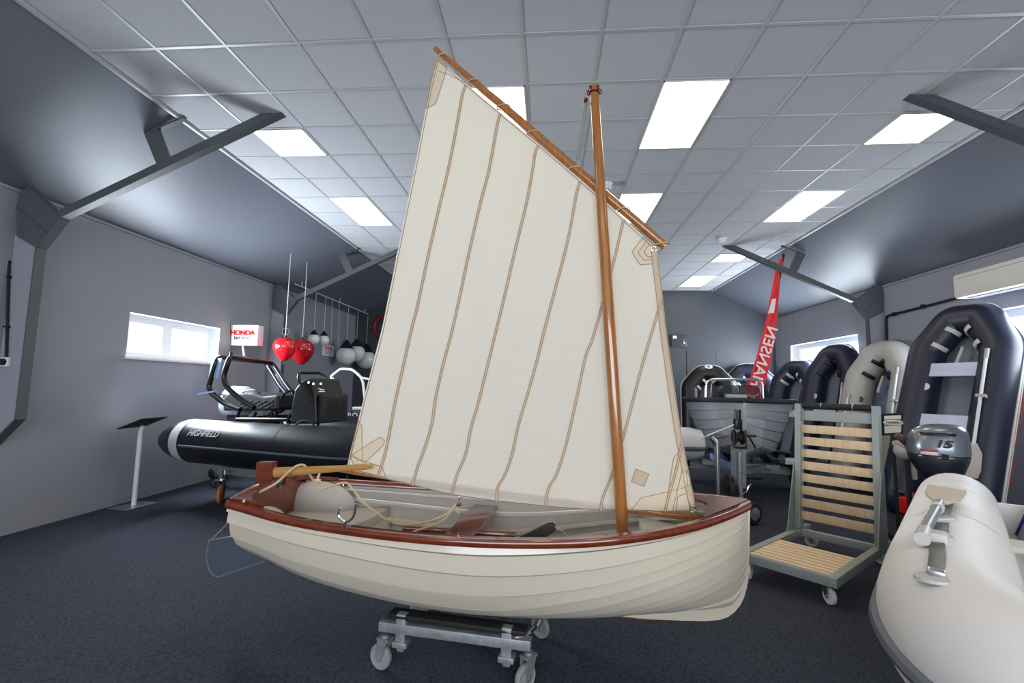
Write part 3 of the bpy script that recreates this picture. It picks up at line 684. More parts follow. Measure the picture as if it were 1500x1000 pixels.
# hull
secs = []
for u, w, zk in ((.42, .75, .50), (1.5, .78, .45), (3.0, .74, .46), (4.0, .5, .56), (4.7, .1, .78)):
    secs.append([rp(u, .85-w, .72 if u < 4.5 else .85), rp(u, .85-w*.92, .60 if u < 4.5 else .83), rp(u, .85, zk), rp(u, .85+w*.92, .60 if u < 4.5 else .83), rp(u, .85+w, .72 if u < 4.5 else .85)])
b = MB(); b.grid(secs); b.add(secs[0], [(0, 1, 2, 3, 4)]); b.build('hull', m_gloss, rib, smooth=20)
b = MB(); b.box(rp(2.2, .85, .74), (3.9, 1.3, .03), 0, RR3); b.build('deck', mat('dark_deck', '#2a2c31', .7), rib, smooth=0)
b = MB(); b.box(rp(.44, .85, .86), (.06, 1.25, .32), .01, RR3); b.build('transom', m_gloss, rib)
# roll bar: two black hoops, tied together
def hoop(near, far, nm):
    pts = [onr(x, y, .12) for x, y in near]+[onr(x, y, 1.58) for x, y in far]
    b = MB(); b.tube(fillet(pts, .11, 6), .034, 12); return b.build(nm, m_tubeb, rib)
hoop([(372, 597), (352, 585), (331, 566), (327, 552), (336, 523)], [(389, 530), (411, 566), (431, 590), (436, 604)], 'roll_bar_hoop')
hoop([(352, 600), (330, 592), (308, 574), (306, 566), (318, 523)], [(399, 531), (421, 566), (442, 590), (446, 604)], 'roll_bar_hoop')
b = MB(); b.bar(onr(406, 546, 1.58), onr(421, 570, 1.58), .02, .12); b.build('roll_bar_plate', m_tubeb, rib, smooth=0)
b = MB(); b.prism([onr(x, y, .12) for x, y in ((310, 526), (325, 524), (318, 553), (305, 553))], rn*.015); b.build('side_panel', mat('pale_blue_panel', '#8fb2e6', .35), rib, smooth=0)
b = MB(); b.bar(onr(291, 577, .08), onr(316, 573, .12), .05, .02); b.build('step_pad', mat('pale_blue_panel', '#8fb2e6'), rib)
# seat on a tubular frame
z0 = .85; ql = [rloc(onr(x, y, .62)) for x, y in ((337, 601), (337, 584), (345, 575), (381, 575), (395, 580), (417, 578), (417, 599), (400, 601))]
b = MB(); b.prism([rp(q[0], .5, q[2]) for q in ql], rn*.75); seat = b.build('seat_cushion', m_quilt, rib, smooth=0)
md = seat.modifiers.new('bevel', 'BEVEL'); md.width = .03; md.segments = 3
b = MB()
for k in range(5):
    for j in range(2):
        a_, c_ = onr(350+k*10, 588+j*6, .49), onr(360+k*10, 594+j*6-12*0, .49)
        b.tube([onr(350+k*10, 586+j*6, .495), onr(360+k*10, 592+j*6, .495)], .005, 4); b.tube([onr(350+k*10, 592+j*6, .495), onr(360+k*10, 586+j*6, .495)], .005, 4)
o = b.build('quilting', mat('dark_stitch', '#141519', .6), seat); o['kind'] = 'stuff'
b = MB(); b.tube(fillet([onr(355, 575, .5), onr(362, 571, .5), onr(374, 571, .5), onr(381, 576, .5)], .04), .012, 8); b.build('grab_rail', m_tubeb, seat)
b = MB()
for v in (.52, 1.2):
    q0, q1 = rloc(onr(345, 612, .5)), rloc(onr(420, 612, .5))
    b.tube([rp(q0[0], v, q0[2]-.02), rp(q1[0], v, q1[2]-.02)], .03, 10)
    for k in range(4): u = lerp(q0[0], q1[0], k/3); b.tube([rp(u, v, q0[2]-.02), rp(u+.04, v, q0[2]+.09)], .022, 8)
for u in (q0[0], q1[0]): b.tube([rp(u, .52, q0[2]-.02), rp(u, 1.2, q0[2]-.02)], .03, 8)
for u in (q0[0]+.1, q1[0]-.1):
    for v in (.52, 1.2): b.tube([rp(u, v, q0[2]-.02), rp(u, v, .75)], .022, 8)
b.build('seat_frame', m_tubeb, rib)
# console, quilted front, screen rail and steering wheel
def rprism(pts, v0, v1, nm, m, par, bev=0):
    b = MB(); b.prism([rp(rloc(onr(x, y, v0))[0], v0, rloc(onr(x, y, v0))[2]) for x, y in pts], rn*(v1-v0)); o = b.build(nm, m, par, smooth=0)
    if bev: md = o.modifiers.new('bevel', 'BEVEL'); md.width = bev; md.segments = 3
    return o
con = rprism([(424, 621), (426, 596), (431, 570), (441, 557), (455, 553), (462, 578), (463, 621)], .5, 1.06, 'console', m_blk, rib, .03)
uf = rloc(onr(462, 600, .5))[0]; zc0, zc1 = rloc(onr(462, 620, .5))[2], rloc(onr(462, 577, .5))[2]
b = MB(); b.box(rp(uf+.045, .78, (zc0+zc1)/2), (.09, .50, zc1-zc0), .035, RR3); cu = b.build('quilted_cushion', m_quilt, con)
b = MB()
for k in range(7):
    for s_ in (-1, 1):
        z0_ = lerp(zc0+.05, zc1-.12, k/6); b.tube([rp(uf+.091, .78-.19*s_, z0_), rp(uf+.091, .78+.19*s_, z0_+.075)], .007, 4)
o = b.build('quilting', mat('dark_stitch', '#141519'), cu); o['kind'] = 'stuff'
b = MB(); b.tube(fillet([onr(457, 588, .47), onr(437, 556, .47), onr(438, 546, .5), onr(468, 546, 1.08), onr(479, 552, 1.09), onr(497, 584, 1.09)], .07, 6), .02, 10); b.build('screen_rail', m_tubeb, con)
b = MB(); sw = onr(417, 588, .70); swn = (rd*-.85+V((0, 0, .45))+rn*-.25).normalized(); sx = swn.cross(V((0, 0, 1))).normalized(); sy = sx.cross(swn)
b.tube([sw+sx*.17*math.cos(a)+sy*.17*math.sin(a) for a in [2*PI*k/28 for k in range(28)]], .016, 8, closed=True)
for a in (.3, 2.4, 4.5): b.tube([sw-swn*.03, sw+sx*.165*math.cos(a)+sy*.165*math.sin(a)], .01, 6)
whl = b.build('steering_wheel', m_tubeb, con)
b = MB(); b.cyl(sw-swn*.05, sw+swn*.02, .045, n=16); b.build('wheel_boss', m_chrome, whl)
b = MB(); e0 = onr(473, 571, .49); b.prism([onr(x, y, .49) for x, y in ((466, 568), (476, 571), (470, 571.5))], rn*-.004); b.prism([onr(x, y, .49) for x, y in ((467, 572.5), (476, 572.5), (476, 574), (467, 574))], rn*-.004); b.build('console_emblem', mat('white_mark', '#e8e8ea', .4), con, smooth=0)
for x, y in ((452, 560), (459, 562), (470, 562)):
    b = MB(); b.cyl(onr(x, y, .5), onr(x, y, .49), .012); b.build('gauge', m_chrome, con)
# outboard engine at the stern
rowsE = []
for t in range(9):
    a = t/8; z = lerp(1.10, 1.52, a); g = [.16, .2, .215, .22, .22, .215, .2, .17, .1][t]; sh = -.03+.05*a
    rowsE.append([rp(.28+sh+g*1.25*math.copysign(abs(math.cos(q))**.75, math.cos(q)), .85+g*.85*math.copysign(abs(math.sin(q))**.8, math.sin(q)), z) for q in [2*PI*k/24 for k in range(24)]])
b = MB(); b.grid(rowsE, closed_v=True); b.add(rowsE[-1], [tuple(range(24))]); eng = b.build('outboard_cowling', m_silv, rib)
text('lettering', 'HONDA', frame(onr(331, 581, .85-.207), rd, V((0, 0, 1))), .10, m_blk, eng, .002, 1.15, .003)
b = MB(); b.box(rp(.30, .85, .98), (.22, .2, .3), .03, RR3); b.prism([rp(u, .8, w) for u, w in ((.2, .9), (.42, .9), (.36, .45), (.3, .22), (.16, .22), (.2, .45))], rn*.1); b.box(rp(.17, .85, .44), (.34, .2, .015), .003, RR3); b.build('outboard_leg', mat('dark_grey_casting', '#24262a', .45), rib)
b = MB(); hub = onr(317, 697, .85); b.lathe([(.02, -.12), (.05, -.08), (.055, .1), (.04, .2), (.01, .24)], frame(hub, rn, V((0, 0, 1))), 14)
b.build('propeller_hub', m_matblk, rib)
for k in range(3):
    a = 2*PI*k/3+.5; d1 = rn*math.cos(a)+V((0, 0, math.sin(a))); d2 = rn*-math.sin(a)+V((0, 0, math.cos(a))); b = MB()
    b.grid([[hub+d1*r+d2*(w*c)+rd*(w*c*.6) for c in (-1, 0, 1)] for r, w in ((.04, .03), (.08, .06), (.12, .07), (.155, .05), (.17, .015))]); b.build('propeller_blade', m_matblk, rib, solid=.006)
# trailer
trl = thing('boat_trailer', 'dark boat trailer with orange jockey wheel under the black rigid inflatable', 'boat trailer', rp(1.6, .85, 0)[:], RA)
b = MB()
for v in (.45, 1.25): b.bar(rp(.5, v, .37), rp(3.9, v, .37), .06, .1)
for u in (.7, 2.0, 3.6): b.bar(rp(u, .45, .37), rp(u, 1.25, .37), .08, .06)
b.build('chassis', m_galv, trl, smooth=0)
for v in (.55, 1.15):
    b = MB(); b.bar(rp(.6, v, .47), rp(3.4, v, .47), .1, .06, bev=.01); b.build('bunk', m_matblk, trl)
for u, v in ((2.1, .28), (2.1, 1.42)):
    b = MB(); b.lathe([(.05, -.07), (.17, -.07), (.22, -.05), (.225, 0), (.22, .05), (.17, .07), (.05, .07)], frame(rp(u, v, .225), rd, V((0, 0, 1))), 24); b.build('wheel', m_rubber, trl)
jw = onz(322, 737, 0); b = MB(); jq = V((jw.x, jw.y, .12)); b.lathe([(.03, -.03), (.09, -.03), (.12, -.015), (.12, .015), (.09, .03), (.03, .03)], frame(jq, V((jq.x+.25*jq.y, jq.y-.25*jq.x, 0)), V((0, 0, 1))), 22); b.build('jockey_wheel', mat('orange_rubber', '#b06a2c', .6), trl)
b = MB()
for s_ in (-1, 1): b.bar(jq+rd*.05*s_, jq+rd*.05*s_+V((0, 0, .18)), .012, .05)
b.tube([jq+V((0, 0, .18)), jq+V((0, 0, .32))], .03, 10); b.bar(jq+V((0, 0, .27)), rp(.7, .45, .36), .06, .05); b.bar(jq+V((0, 0, .18))-rd*.07, jq+V((0, 0, .18))+rd*.07, .09, .015); b.build('jockey_bracket', m_chrome, trl)
# ------------------------------------------------------------------ wall and hanging things on the left
# framed information stand
ist = thing('information_stand', 'slim white information stand with tilted dark panel in front of the left wall', 'information stand', (-5.15, 5.69, 0))
b = MB(); bs = [onz(x, y, .012) for x, y in ((167, 745), (197, 746.5), (226, 736), (197, 736))]; b.box((-5.17, 5.69, .009), (.30, .42, .018), .004, Matrix.Rotation(-.15, 3, 'Z')); b.build('base_plate', m_alu, ist)
m_wpost = mat('white_post', '#d5d8da', .35)
b = MB(); pc = V((-5.17, 5.69, 0)); b.tube(fillet([pc+V((0, 0, .01)), pc+V((0, 0, .94)), pc+V((.03, 0, 1.0))], .06), .028, 14); b.build('pole', m_wpost, ist)
q = [onp(x, y, pc+V((.0, 0, 1.02)), V((.0, 1, 0))) for x, y in ((172, 631), (226, 611))]
b = MB(); ax = V((.20, .0, .085)); sd_ = V((-.02, .42, 0)); c = V((-5.145, 5.69, 1.045)); fr_ = frame(c, sd_, ax); b.box(c, (.42, .33, .014), .003, fr_.to_3x3()); b.build('panel', m_matblk, ist)
b = MB(); b.box(c+fr_.to_3x3() @ V((0, 0, .008 if (fr_.to_3x3() @ V((0, 0, 1))).z > 0 else -.008)), (.40, .31, .003), 0, fr_.to_3x3()); b.build('panel_sheet', m_white, ist)
# illuminated dealer sign on the wall
sg = thing('illuminated_sign', 'small white illuminated box sign on the left wall beside the window', 'sign', (XL+.35, 7.72, 2.28))
m_lit = mat('lit_sign_face', '#b5ad98', .7, spec=.1, emit=('#ffeac0', .16))
SW = ((XL+.12, XL+.66), 7.66, 7.84, 2.275, 2.535)
p0, p1 = ony(333, 505, SW[1]), ony(378, 476, SW[1])
x0, x1, zA, zB = p0.x, p1.x, p0.z, p1.z
b = MB(); b.box(((x0+x1)/2, 7.75, (zA+zB)/2), (x1-x0, .17, zB-zA), .006); b.build('sign_box', mat('sign_case', '#dfe3ea', .35), sg)
b = MB(); b.box(((x0*.5+x1*.5), 7.662, (zA+zB)/2), ((x1-x0)*.82, .006, (zB-zA)*.9)); b.build('sign_face', m_lit, sg, smooth=0)
text('sign_lettering', 'HONDA', frame(((x0+x1)/2, 7.645, zA+(zB-zA)*.60), (1, 0, 0), (0, 0, 1)), .115, mat('deep_red_lettering', '#a8101a', .9, spec=.05), sg, .001, 1.0, .005)
text('sign_lettering', 'MARINE', frame(((x0+x1)/2, 7.645, zA+(zB-zA)*.34), (1, 0, 0), (0, 0, 1)), .085, mat('slate_lettering', '#474a58', .9, spec=.05), sg, .001, .98, .003)
b = MB(); b.box(((XL+x0)/2, 7.75, (zA+zB)/2), (x0-XL, .1, .16), .004); b.build('wall_bracket', m_white, sg)
# whip aerials and a white lamp on the roll bar
b = MB(); t_ = onr(338, 521, .3); b.tube([t_, t_+V((0, 0, .05))], .02, 8); b.tube([t_+V((0, 0, .05)), onr(337, 470, .3)], .005, 6); b.build('aerial', m_matblk, rib)
b = MB(); b.tube([onr(358, 521, .85), onr(354, 495, .85)], .013, 8); b.build('light_mast', m_white, rib)
# red buoys hanging from the ceiling slope
roofz = lambda x: EAVE+(C-EAVE)*(x-XL)/(CL-XL)
m_cord = mat('white_cord', '#cfd2d6', .7)
def buoy(x, y, Y, d, lab, mred, inv=False, ring=False):
    c = ony(x, y, Y); t = thing('buoy', lab, 'buoy', (c.x, c.y, c.z), 0, 'red marker buoys hanging by the left wall')
    prof = [(.012, -.56), (.09, -.555), (.15, -.52), (.27, -.40), (.39, -.22), (.47, -.03), (.485, .08), (.46, .22), (.39, .335), (.28, .42), (.15, .47), (.04, .485)]
    b = MB(); b.lathe([(r*d, z*d) for r, z in prof], Matrix.Translation(c), 28); b.build('buoy_body', mred, t)
    b = MB(); b.tube([c+V((0, 0, .47*d)), c+V((0, 0, .58*d))], .025, 10)
    if ring: b.tube([c+V((.065*math.cos(a), 0, .58*d+.065+.065*math.sin(a))) for a in [2*PI*k/16 for k in range(16)]], .009, 6, closed=True)
    b.build('buoy_eye', mat('blue_black_fitting', '#1c2233', .5), t)
    top = V((c.x, c.y, roofz(c.x)-.005)); b = MB(); b.tube([c+V((0, 0, .58*d)), top], .006, 6); b.build('cord', m_cord, t)
    b = MB(); b.tube([c-V((0, 0, .6*d)), c-V((0, 0, .72*d))], .012, 8); b.build('tail', mat('blue_black_fitting', '#1c2233'), t)
buoy(417, 510, 7.9, .40, 'bright red buoy hanging by the left wall, the nearer and lighter of two', m_red, ring=True)
buoy(442, 514, 8.5, .455, 'dark red buoy hanging just behind the bright red buoy', mat('deep_red_plastic', '#a5121a', .16, coat=.6))
# white ball fenders in a row along the wall
m_fend = mat('white_fender_vinyl', '#e4e5e4', .25, coat=.3); m_cap = mat('navy_cap', '#15172a', .4)
def fender(x, y, px, lab, X=-5.1):
    c = onx(x, y, X); dep = (c-EYE).dot(FF); r = px/2*dep/FPX
    t = thing('ball_fender', lab, 'fender', c[:], 0, 'white ball fenders hanging along the left wall')
    b = MB(); b.ball(c, r, 24, 16); b.build('ball', m_fend, t)
    b = MB(); b.lathe([(r*.72, r*.70), (r*.58, r*.95), (r*.22, r*1.5), (r*.1, r*1.62), (.004, r*1.64)], Matrix.Translation(c), 18); b.build('rope_eye_cap', m_cap, t)
    b = MB(); b.tube([c+V((0, 0, r*1.6)), V((c.x, c.y, EAVE+.045))], .006, 6); b.build('cord', m_cord if '%' not in lab else m_cap, t)
fender(459.5, 496.5, 17, 'small white ball fender, nearest of the row along the left wall')
fender(474, 498, 16.5, 'small white ball fender hanging on a dark cord above the little wall sign', -5.05)
fender(507, 520.5, 28, 'large white ball fender in the middle of the row, nearest of three big ones')
fender(521.5, 517, 26, 'large white ball fender overlapped by the nearer big one')
fender(536, 526, 28, 'large white ball fender farthest along the row, cut by the edge of the sail')
for x, y0, y1, lab in ((485.5, 457, 500, 'empty white hanging cord beside the small fender on a dark cord'), (496, 461, 508, 'empty white hanging cord next to the large white fenders')):
    a_, c_ = onx(x, y0, -5.1), onx(x, y1, -5.1); b = MB(); b.tube([V((a_.x, a_.y, EAVE+.05)), c_], .006, 6); tag(b.build('hanging_line', m_cord), lab, 'cord', 'empty cords on the fender rail')
b = MB(); ra_, rb_ = V((-5.1, 8.95, EAVE+.06)), V((-5.1, 12.8, EAVE+.06)); b.tube([ra_, rb_], .012, 8)
for Y in (9.2, 11, 12.6): b.tube([V((-5.1, Y, EAVE+.06)), V((-5.1, Y, roofz(-5.1)))], .008, 6)
tag(b.build('hanging_rail', m_cord), 'thin rail under the eaves carrying the white ball fenders', 'rail')
# small wall sign
sgn = thing('wall_sign', 'little white sign with red lettering on the left wall under the small fenders', 'sign', onx(480, 513, XL+.02)[:])
c = onx(480.5, 513.5, XL+.02); b = MB(); b.box(c, (.02, .62, .27)); b.build('board', m_white, sgn, smooth=0)
text('lettering', 'FENDER', frame(c+V((.011, 0, .05)), (0, 1, 0), (0, 0, 1)), .13, mat('red_lettering', '#c8323a', .5), sgn, .001, .9, .004); text('lettering', 'BUOYS', frame(c+V((.011, 0, -.06)), (0, 1, 0), (0, 0, 1)), .11, mat('grey_lettering', '#7d8090', .5), sgn, .001, .9, .004)
# switch and conduit at the far left edge
c = ony(8, 530, 4.262)
cn = thing('wall_socket', 'white wall socket with round dark plug fed by dark conduit at the left edge', 'socket', c[:])
b = MB(); b.box(c, (.085, .034, .09), .008); b.build('socket_plate', m_white, cn)
b = MB(); b.cyl(c+V((0, -.012, 0)), c+V((0, -.036, 0)), .034, n=20); b.build('round_insert', m_matblk, cn)
kt = ony(13, 384, 4.262); b = MB(); b.tube(fillet([c+V((0, 0, .05)), kt, V((XL+.01, 4.262, kt.z+.012))], .04), .012, 8)
for f in (.35, .85): b.box(lerp(c, kt, f), (.05, .03, .02))
b.build('conduit', m_matblk, cn)
# red lifebuoy on the wall, mostly behind the sail
c = ony(563, 479, YF-.075); b = MB(); b.tube([c+V((.3*math.cos(a), 0, .3*math.sin(a))) for a in [2*PI*k/32 for k in range(32)]], .055, 10, closed=True); tag(b.build('lifebuoy', mat('dull_red_plastic', '#7c1a1c', .4)), 'dull red ring lifebuoy on the far wall, showing at the sail edge', 'lifebuoy')
# navy runabout with white rail, behind the rigid inflatable
nb = thing('motor_boat', 'navy covered boat with white tubular rail, half hidden behind console and sail', 'boat', (-2.55, 8.6, 0))
YN = 8.3
b = MB(); rowsN = []
for k in range(9):
    t = k/8; hw_ = .75*min(1, (1-t)*2.2+.12); x = lerp(-3.5, -.9, t); rowsN.append([V((x, 8.6-hw_, 1.02)), V((x, 8.6-hw_*.95, .8)), V((x, 8.6-hw_*.6, .5)), V((x, 8.6, .38)), V((x, 8.6+hw_*.6, .5)), V((x, 8.6+hw_*.95, .8)), V((x, 8.6+hw_, 1.02)), V((x, 8.6, 1.2))])
b.grid(rowsN, closed_v=True); b.add(rowsN[0], [tuple(range(8))]); b.build('hull', m_navy, nb, smooth=30)
text('lettering', 'MICRO SKI', frame(ony(516, 609, 7.83), (1, 0, 0), (0, 0, 1)), .13, mat('pale_lettering', '#c9cdd4'), nb, .002, 1)
def ony2(pts, Y): return [ony(x, y, Y) for x, y in pts]
b = MB(); b.tube(fillet(ony2([(503, 612), (498, 576), (493, 559), (485, 553), (486, 550), (499, 540), (516, 541), (529, 552), (532, 560), (536, 600), (537, 612)], YN), .05), .025, 8); b.build('white_rail', m_wpost, nb)
b = MB(); b.tube(ony2([(529, 553), (545, 556)], YN), .02, 8); b.build('white_rail', m_wpost, nb)
b = MB(); b.tube(ony2([(517, 598), (534, 598)], YN), .03, 8); b.build('handle', m_wpost, nb)
b = MB(); b.box((-2.4, 8.6, .2), (2.0, .7, .4), .02); b.build('stand', m_matblk, nb)
# ------------------------------------------------------------------ inflatables stood on end along the right wall
m_dkgrey = mat('dark_grey_pvc', '#3a3e47', .5); m_sheet = mat('grey_floor_fabric', '#6b7280', .5); m_wstr = mat('off_white_strake', '#c9c8c4', .45)
m_black_pvc = mat('black_pvc', '#121317', .4, bump=(9, .05)); m_bench = mat('pale_blue_grey_bench', '#b9c0d6', .35)
def inflatable(label, base, yaw, lean, L, W, r, chL, chW, m, mst, mhand, seats=(), mfloor=None, oars=(), group='inflatable boats stood on end along the right wall', emblem=False, painter=False):
    ya, le = yaw, lean
    X = V((math.cos(ya), math.sin(ya), 0)); N_ = V((math.sin(ya), -math.cos(ya), 0)); Z = V((0, 0, 1))*math.cos(le)-N_*math.sin(le); N = X.cross(Z)*1; b0 = V(base)
    if N.dot(N_) < 0: N = -N
    P = lambda x, n, z: b0+X*x+N*n+Z*z
    t = thing('inflatable_boat', label, 'inflatable boat', base, ya, group)
    w = W/2-r
    pts = fillet([P(-w, 0, .28), P(-w, 0, L-chL), P(-w+chW, 0, L-r), P(w-chW, 0, L-r), P(w, 0, L-chL), P(w, 0, .28)], .07, 4)
    ex = lambda s: [P(s*w, 0, -.02), P(s*w, 0, .05), P(s*w, 0, .15)]
    pts = ex(-1)+pts+ex(1)[::-1]; rs = [r*.3, r*.65, r*.9]+[r]*(len(pts)-6)+[r*.9, r*.65, r*.3]
    b = MB(); b.tube(pts, rs, 24, up=N); tube = b.build('buoyancy_tube', m, t)
    for off, rad in ((0, .016), (-.045, .010)):
        wo = W/2+.004; so = fillet([P(-wo, off, .25), P(-wo, off, L-chL+.08), P(-w+chW-.08, off, L+.004), P(w-chW+.08, off, L+.004), P(wo, off, L-chL+.08), P(wo, off, .25)], .12, 4)
        b = MB(); b.tube(so, rad, 6); b.build('rubbing_strake', mst, tube)
    b = MB(); poly = [P(-w, -r*.55, .1), P(-w, -r*.55, L-chL), P(-w+chW, -r*.55, L-r), P(w-chW, -r*.55, L-r), P(w, -r*.55, L-chL), P(w, -r*.55, .1)]; b.prism(poly, N*-.03); b.build('floor', mfloor or m_sheet, t, smooth=0)
    b = MB(); b.box(P(0, .0, .24), (2*w, .44, .035), .004, Matrix((X, N, Z)).transposed()); b.build('transom_board', m_dkgrey, t)
    # strap handles across the shoulders
    for sx in (-1, 1):
        for f in (.3, .8):
            A, B = V((sx*w, L-chL)), V((sx*(w-chW), L-r)); c = lerp(B, A, f); d = (A-B).normalized(); inn = V((-d.y, d.x)); inn = inn if inn.x*sx < 0 else -inn
            ctr = P(c.x, 0, c.y); iv = (X*inn.x+Z*inn.y).normalized(); dv = (X*d.x+Z*d.y).normalized()
            rows = [[ctr+(iv*math.cos(a)+N*math.sin(a))*(r+.012+.02*math.sin((a-.05)/.95*PI))+dv*k for k in (-.03, .03)] for a in [.05+.95*q/8 for q in range(9)]]
            b = MB(); b.grid(rows); b.build('strap_handle', mhand, tube, solid=.012)
    for zs, hh in seats:
        b = MB(); b.box(P(0, .12, zs), (2*w+.16, .03, hh), .006, Matrix((X, N, Z)).transposed()); b.build('bench', m_bench, t)
    if mhand is m_wstr or True:
        b = MB(); b.lathe([(.05, 0), (.05, .012), (.03, .02)], frame(P(-w+r*.72, r*.72, L*.58), X*-.0+Z, X) @ Matrix.Rotation(0, 4, 'Z'), 14); b.build('valve', m_dkgrey if m is m_ltgrey else mst, tube)
    for sx, z0, z1, blade in oars:
        q0, q1 = P(sx*w, r+.03, z0), P(sx*w*.94, r+.03, z1); o = MB(); o.tube([q0, lerp(q0, q1, .93)], .018, 10); ob = o.build('oar_shaft', m_wpost, t)
        g = MB(); g.tube([lerp(q0, q1, .90), q1], .024, 10); g.build('oar_grip', mat('grey_grip', '#a5a7a9', .6), ob)
        if blade:
            g = MB(); dz = (q1-q0).normalized(); sxv = dz.cross(N).normalized(); c0 = q0
            g.prism([c0+sxv*x+dz*z+N*-.008 for x, z in ((-.03, .02), (.03, .02), (.09, -.1), (.10, -.3), (.08, -.4), (-.08, -.4), (-.10, -.3), (-.09, -.1))], N*.016); g.build('oar_blade', mat('grey_beige_blade', '#b0ada6', .5), ob)
        g = MB(); k = lerp(q0, q1, .5); g.box(k-N*.02, (.10, .08, .04), .01, Matrix((X, N, Z)).transposed()); g.build('oar_clip', mat('grey_grip', '#a5a7a9'), ob)
    if painter:
        b = MB(); c = P(-.02, -r*.3, L-.72); b.tube(smooth_path([c+Z*.1+N*.05, c+X*.02+N*.1, c-Z*.1+X*-.01+N*.08, c-Z*.2+X*-.02+N*.08], 4), .022, 8); b.build('painter', mat('pale_rope', '#b9b7ae', .8), t)
    if emblem:
        b = MB(); c = P(0, r*.70, L-r+.70*r); fr = frame(c, X, (Z-N).normalized()); b.lathe([(.09, 0), (.09, .008)], fr @ Matrix.Translation((0, 0, .004)), 20); em = b.build('emblem', m_white, t)
        b = MB(); b.prism([fr @ V((x, y, .013)) for x, y in ((-.04, -.045), (0, .055), (.04, -.045), (.018, -.045), (0, 0), (-.018, -.045))], fr.to_3x3() @ V((0, 0, .002))); b.build('emblem_mark', m_blk, em, smooth=0)
    return t, P, w
dg = math.radians
bigp = inflatable('largest navy inflatable boat with two pale benches and an oar, under the white heater', (4.80, 6.40, .02), dg(-68), dg(21.0), 2.98, 1.25, .21, .66, .25, m_navy, m_wstr, m_wstr, ((1.98, .19), (1.22, .25)), oars=((1, .95, 2.2, True),), painter=True)
t_, P_, w_ = bigp
mo = mat('orange_lettering', '#a8452c', .5)
text('lettering', 'ENGEL   VOLANTIS', frame(P_(.632, .035, 1.25), P_(0, 0, 1)-P_(0, 0, 0), P_(0, 1, 0)-P_(0, 0, 0)) if False else frame(P_(.629, -.07, 1.15), P_(0, 0, 1)-P_(0, 0, 0), P_(0, -1, 0)-P_(0, 0, 0)), .12, mo, t_, .002, 1.1, .003)
inflatable('light grey inflatable boat with black strap handles, right of the navy boats', (5.05, 8.02, .02), dg(-66), dg(17.5), 2.56, 1.18, .22, .64, .24, m_ltgrey, m_dkgrey, m_blk, (), mfloor=mat('blue_grey_floor_fabric', '#5d6b88', .45), oars=((1, .9, 2.0, False), (-1, .8, 1.55, False)), painter=True)
inflatable('tall dark navy inflatable boat directly left of the light grey one', (5.12, 9.42, .02), dg(-67), dg(15.5), 2.6, 1.18, .21, .64, .24, m_navy, m_wstr, m_navy, ((1.18, .16),), oars=((1, .8, 1.75, False),))
inflatable('shorter dark navy inflatable boat with a white strap, in front of the right window', (5.10, 10.80, .02), dg(-66), dg(17), 2.38, 1.22, .21, .50, .24, m_navy, m_navy, m_wstr, ((1.10, .16),), oars=((1, .8, 1.7, False),))
inflatable('navy inflatable boat behind the red banner, in the far right corner', (5.08, 12.2, .02), dg(-20), dg(10), 2.3, 1.3, .21, .52, .27, m_navy, m_wstr, m_wstr, (), oars=((1, .8, 1.6, False),))
inflatable('black inflatable boat with round white emblem against the far wall', (3.82, 11.4, .02), dg(-14), dg(10), 2.2, 1.26, .21, .52, .27, m_black_pvc, m_wstr, m_wstr, (), emblem=True)
# ------------------------------------------------------------------ grey clinker motor boat on its road trailer
BA = V((.28, .96, 0)).normalized(); BN = V((BA.y, -BA.x, 0)); BO = V((2.80, 6.95, 0))
def bp_(t, v, z): return BO+BA*t+BN*v+V((0, 0, z))
mbt = thing('motor_boat', 'grey clinker motor boat with black gunwale and steel rail, bow on to the viewer', 'motor boat', bp_(1.5, 0, 0)[:], math.atan2(BA.y, BA.x))
m_gelg = mat('grey_gelcoat', '#8d9198', .3, coat=.2)
ts = [0, .04, .15, .3, .5, .8, 1.1, 1.4, 1.7, 1.95]; hb = [.012, .30, .49, .61, .69, .75, .78, .80, .80, .79]; kz = [.80, .70, .64, .60, .585, .575, .57, .57, .57, .58]
for nm, inner in (('hull', 0),):
    b = MB()
    for sd in (-1, 1):
        rows = []
        for t, h, k in zip(ts, hb, kz):
            zt_ = 1.44-.03*min(1, t); row = []
            for p in range(6):
                for q in (0, .88, 1):
                    g = (p+q)/6; v = h*(.5+.5*max(0, g)**.75)*(0.02 if p == 0 and q == 0 else 1)+(.016*(1-q/.88) if q < 1 and p else (-.016 if q == 1 and p < 5 else 0)); row.append(bp_(t, sd*max(.004, v), lerp(k, zt_, g**1.05)))
            rows.append(row)
        b.grid(rows)
    b.add([bp_(1.95, -.78, 1.4), bp_(1.95, .78, 1.4), bp_(1.95, .3, .68), bp_(1.95, -.3, .68)], [(0, 1, 2, 3)])
    b.build(nm, m_gelg, mbt, smooth=25)
b = MB(); b.prism([bp_(t, -.022, z) for t, z in ((-.012, 1.43), (-.012, .82), (.03, .70), (.12, .64), (.16, .68), (.08, .80), (.05, 1.43))], BN*.044); b.build('stem', m_gelg, mbt, smooth=0)
b = MB(); rows = []
for sd in (-1, 1):
    g = [bp_(t-.03, sd*(h+.03), 1.45-.03*min(1, t)) for t, h in zip(ts, hb)]; rows.append(g)
gp = smooth_path(rows[0][::-1]+[bp_(-.05, 0, 1.455)]+rows[1], 3); b.tube(gp, .035, 8, sx=.8); b.build('gunwale', m_matblk, mbt)
b = MB(); b.grid([[bp_(t, -h, 1.45), bp_(t, 0, 1.475), bp_(t, h, 1.45)] for t, h in list(zip(ts, hb))[:7]]); b.build('foredeck', m_gelg, mbt, smooth=40)
b = MB(); b.box(bp_(.75, -.05, 1.50), (.35, .3, .06), .02, Matrix.Rotation(math.atan2(BA.y, BA.x), 3, 'Z')); b.build('deck_hatch', m_gelg, mbt)
YR = 7.9
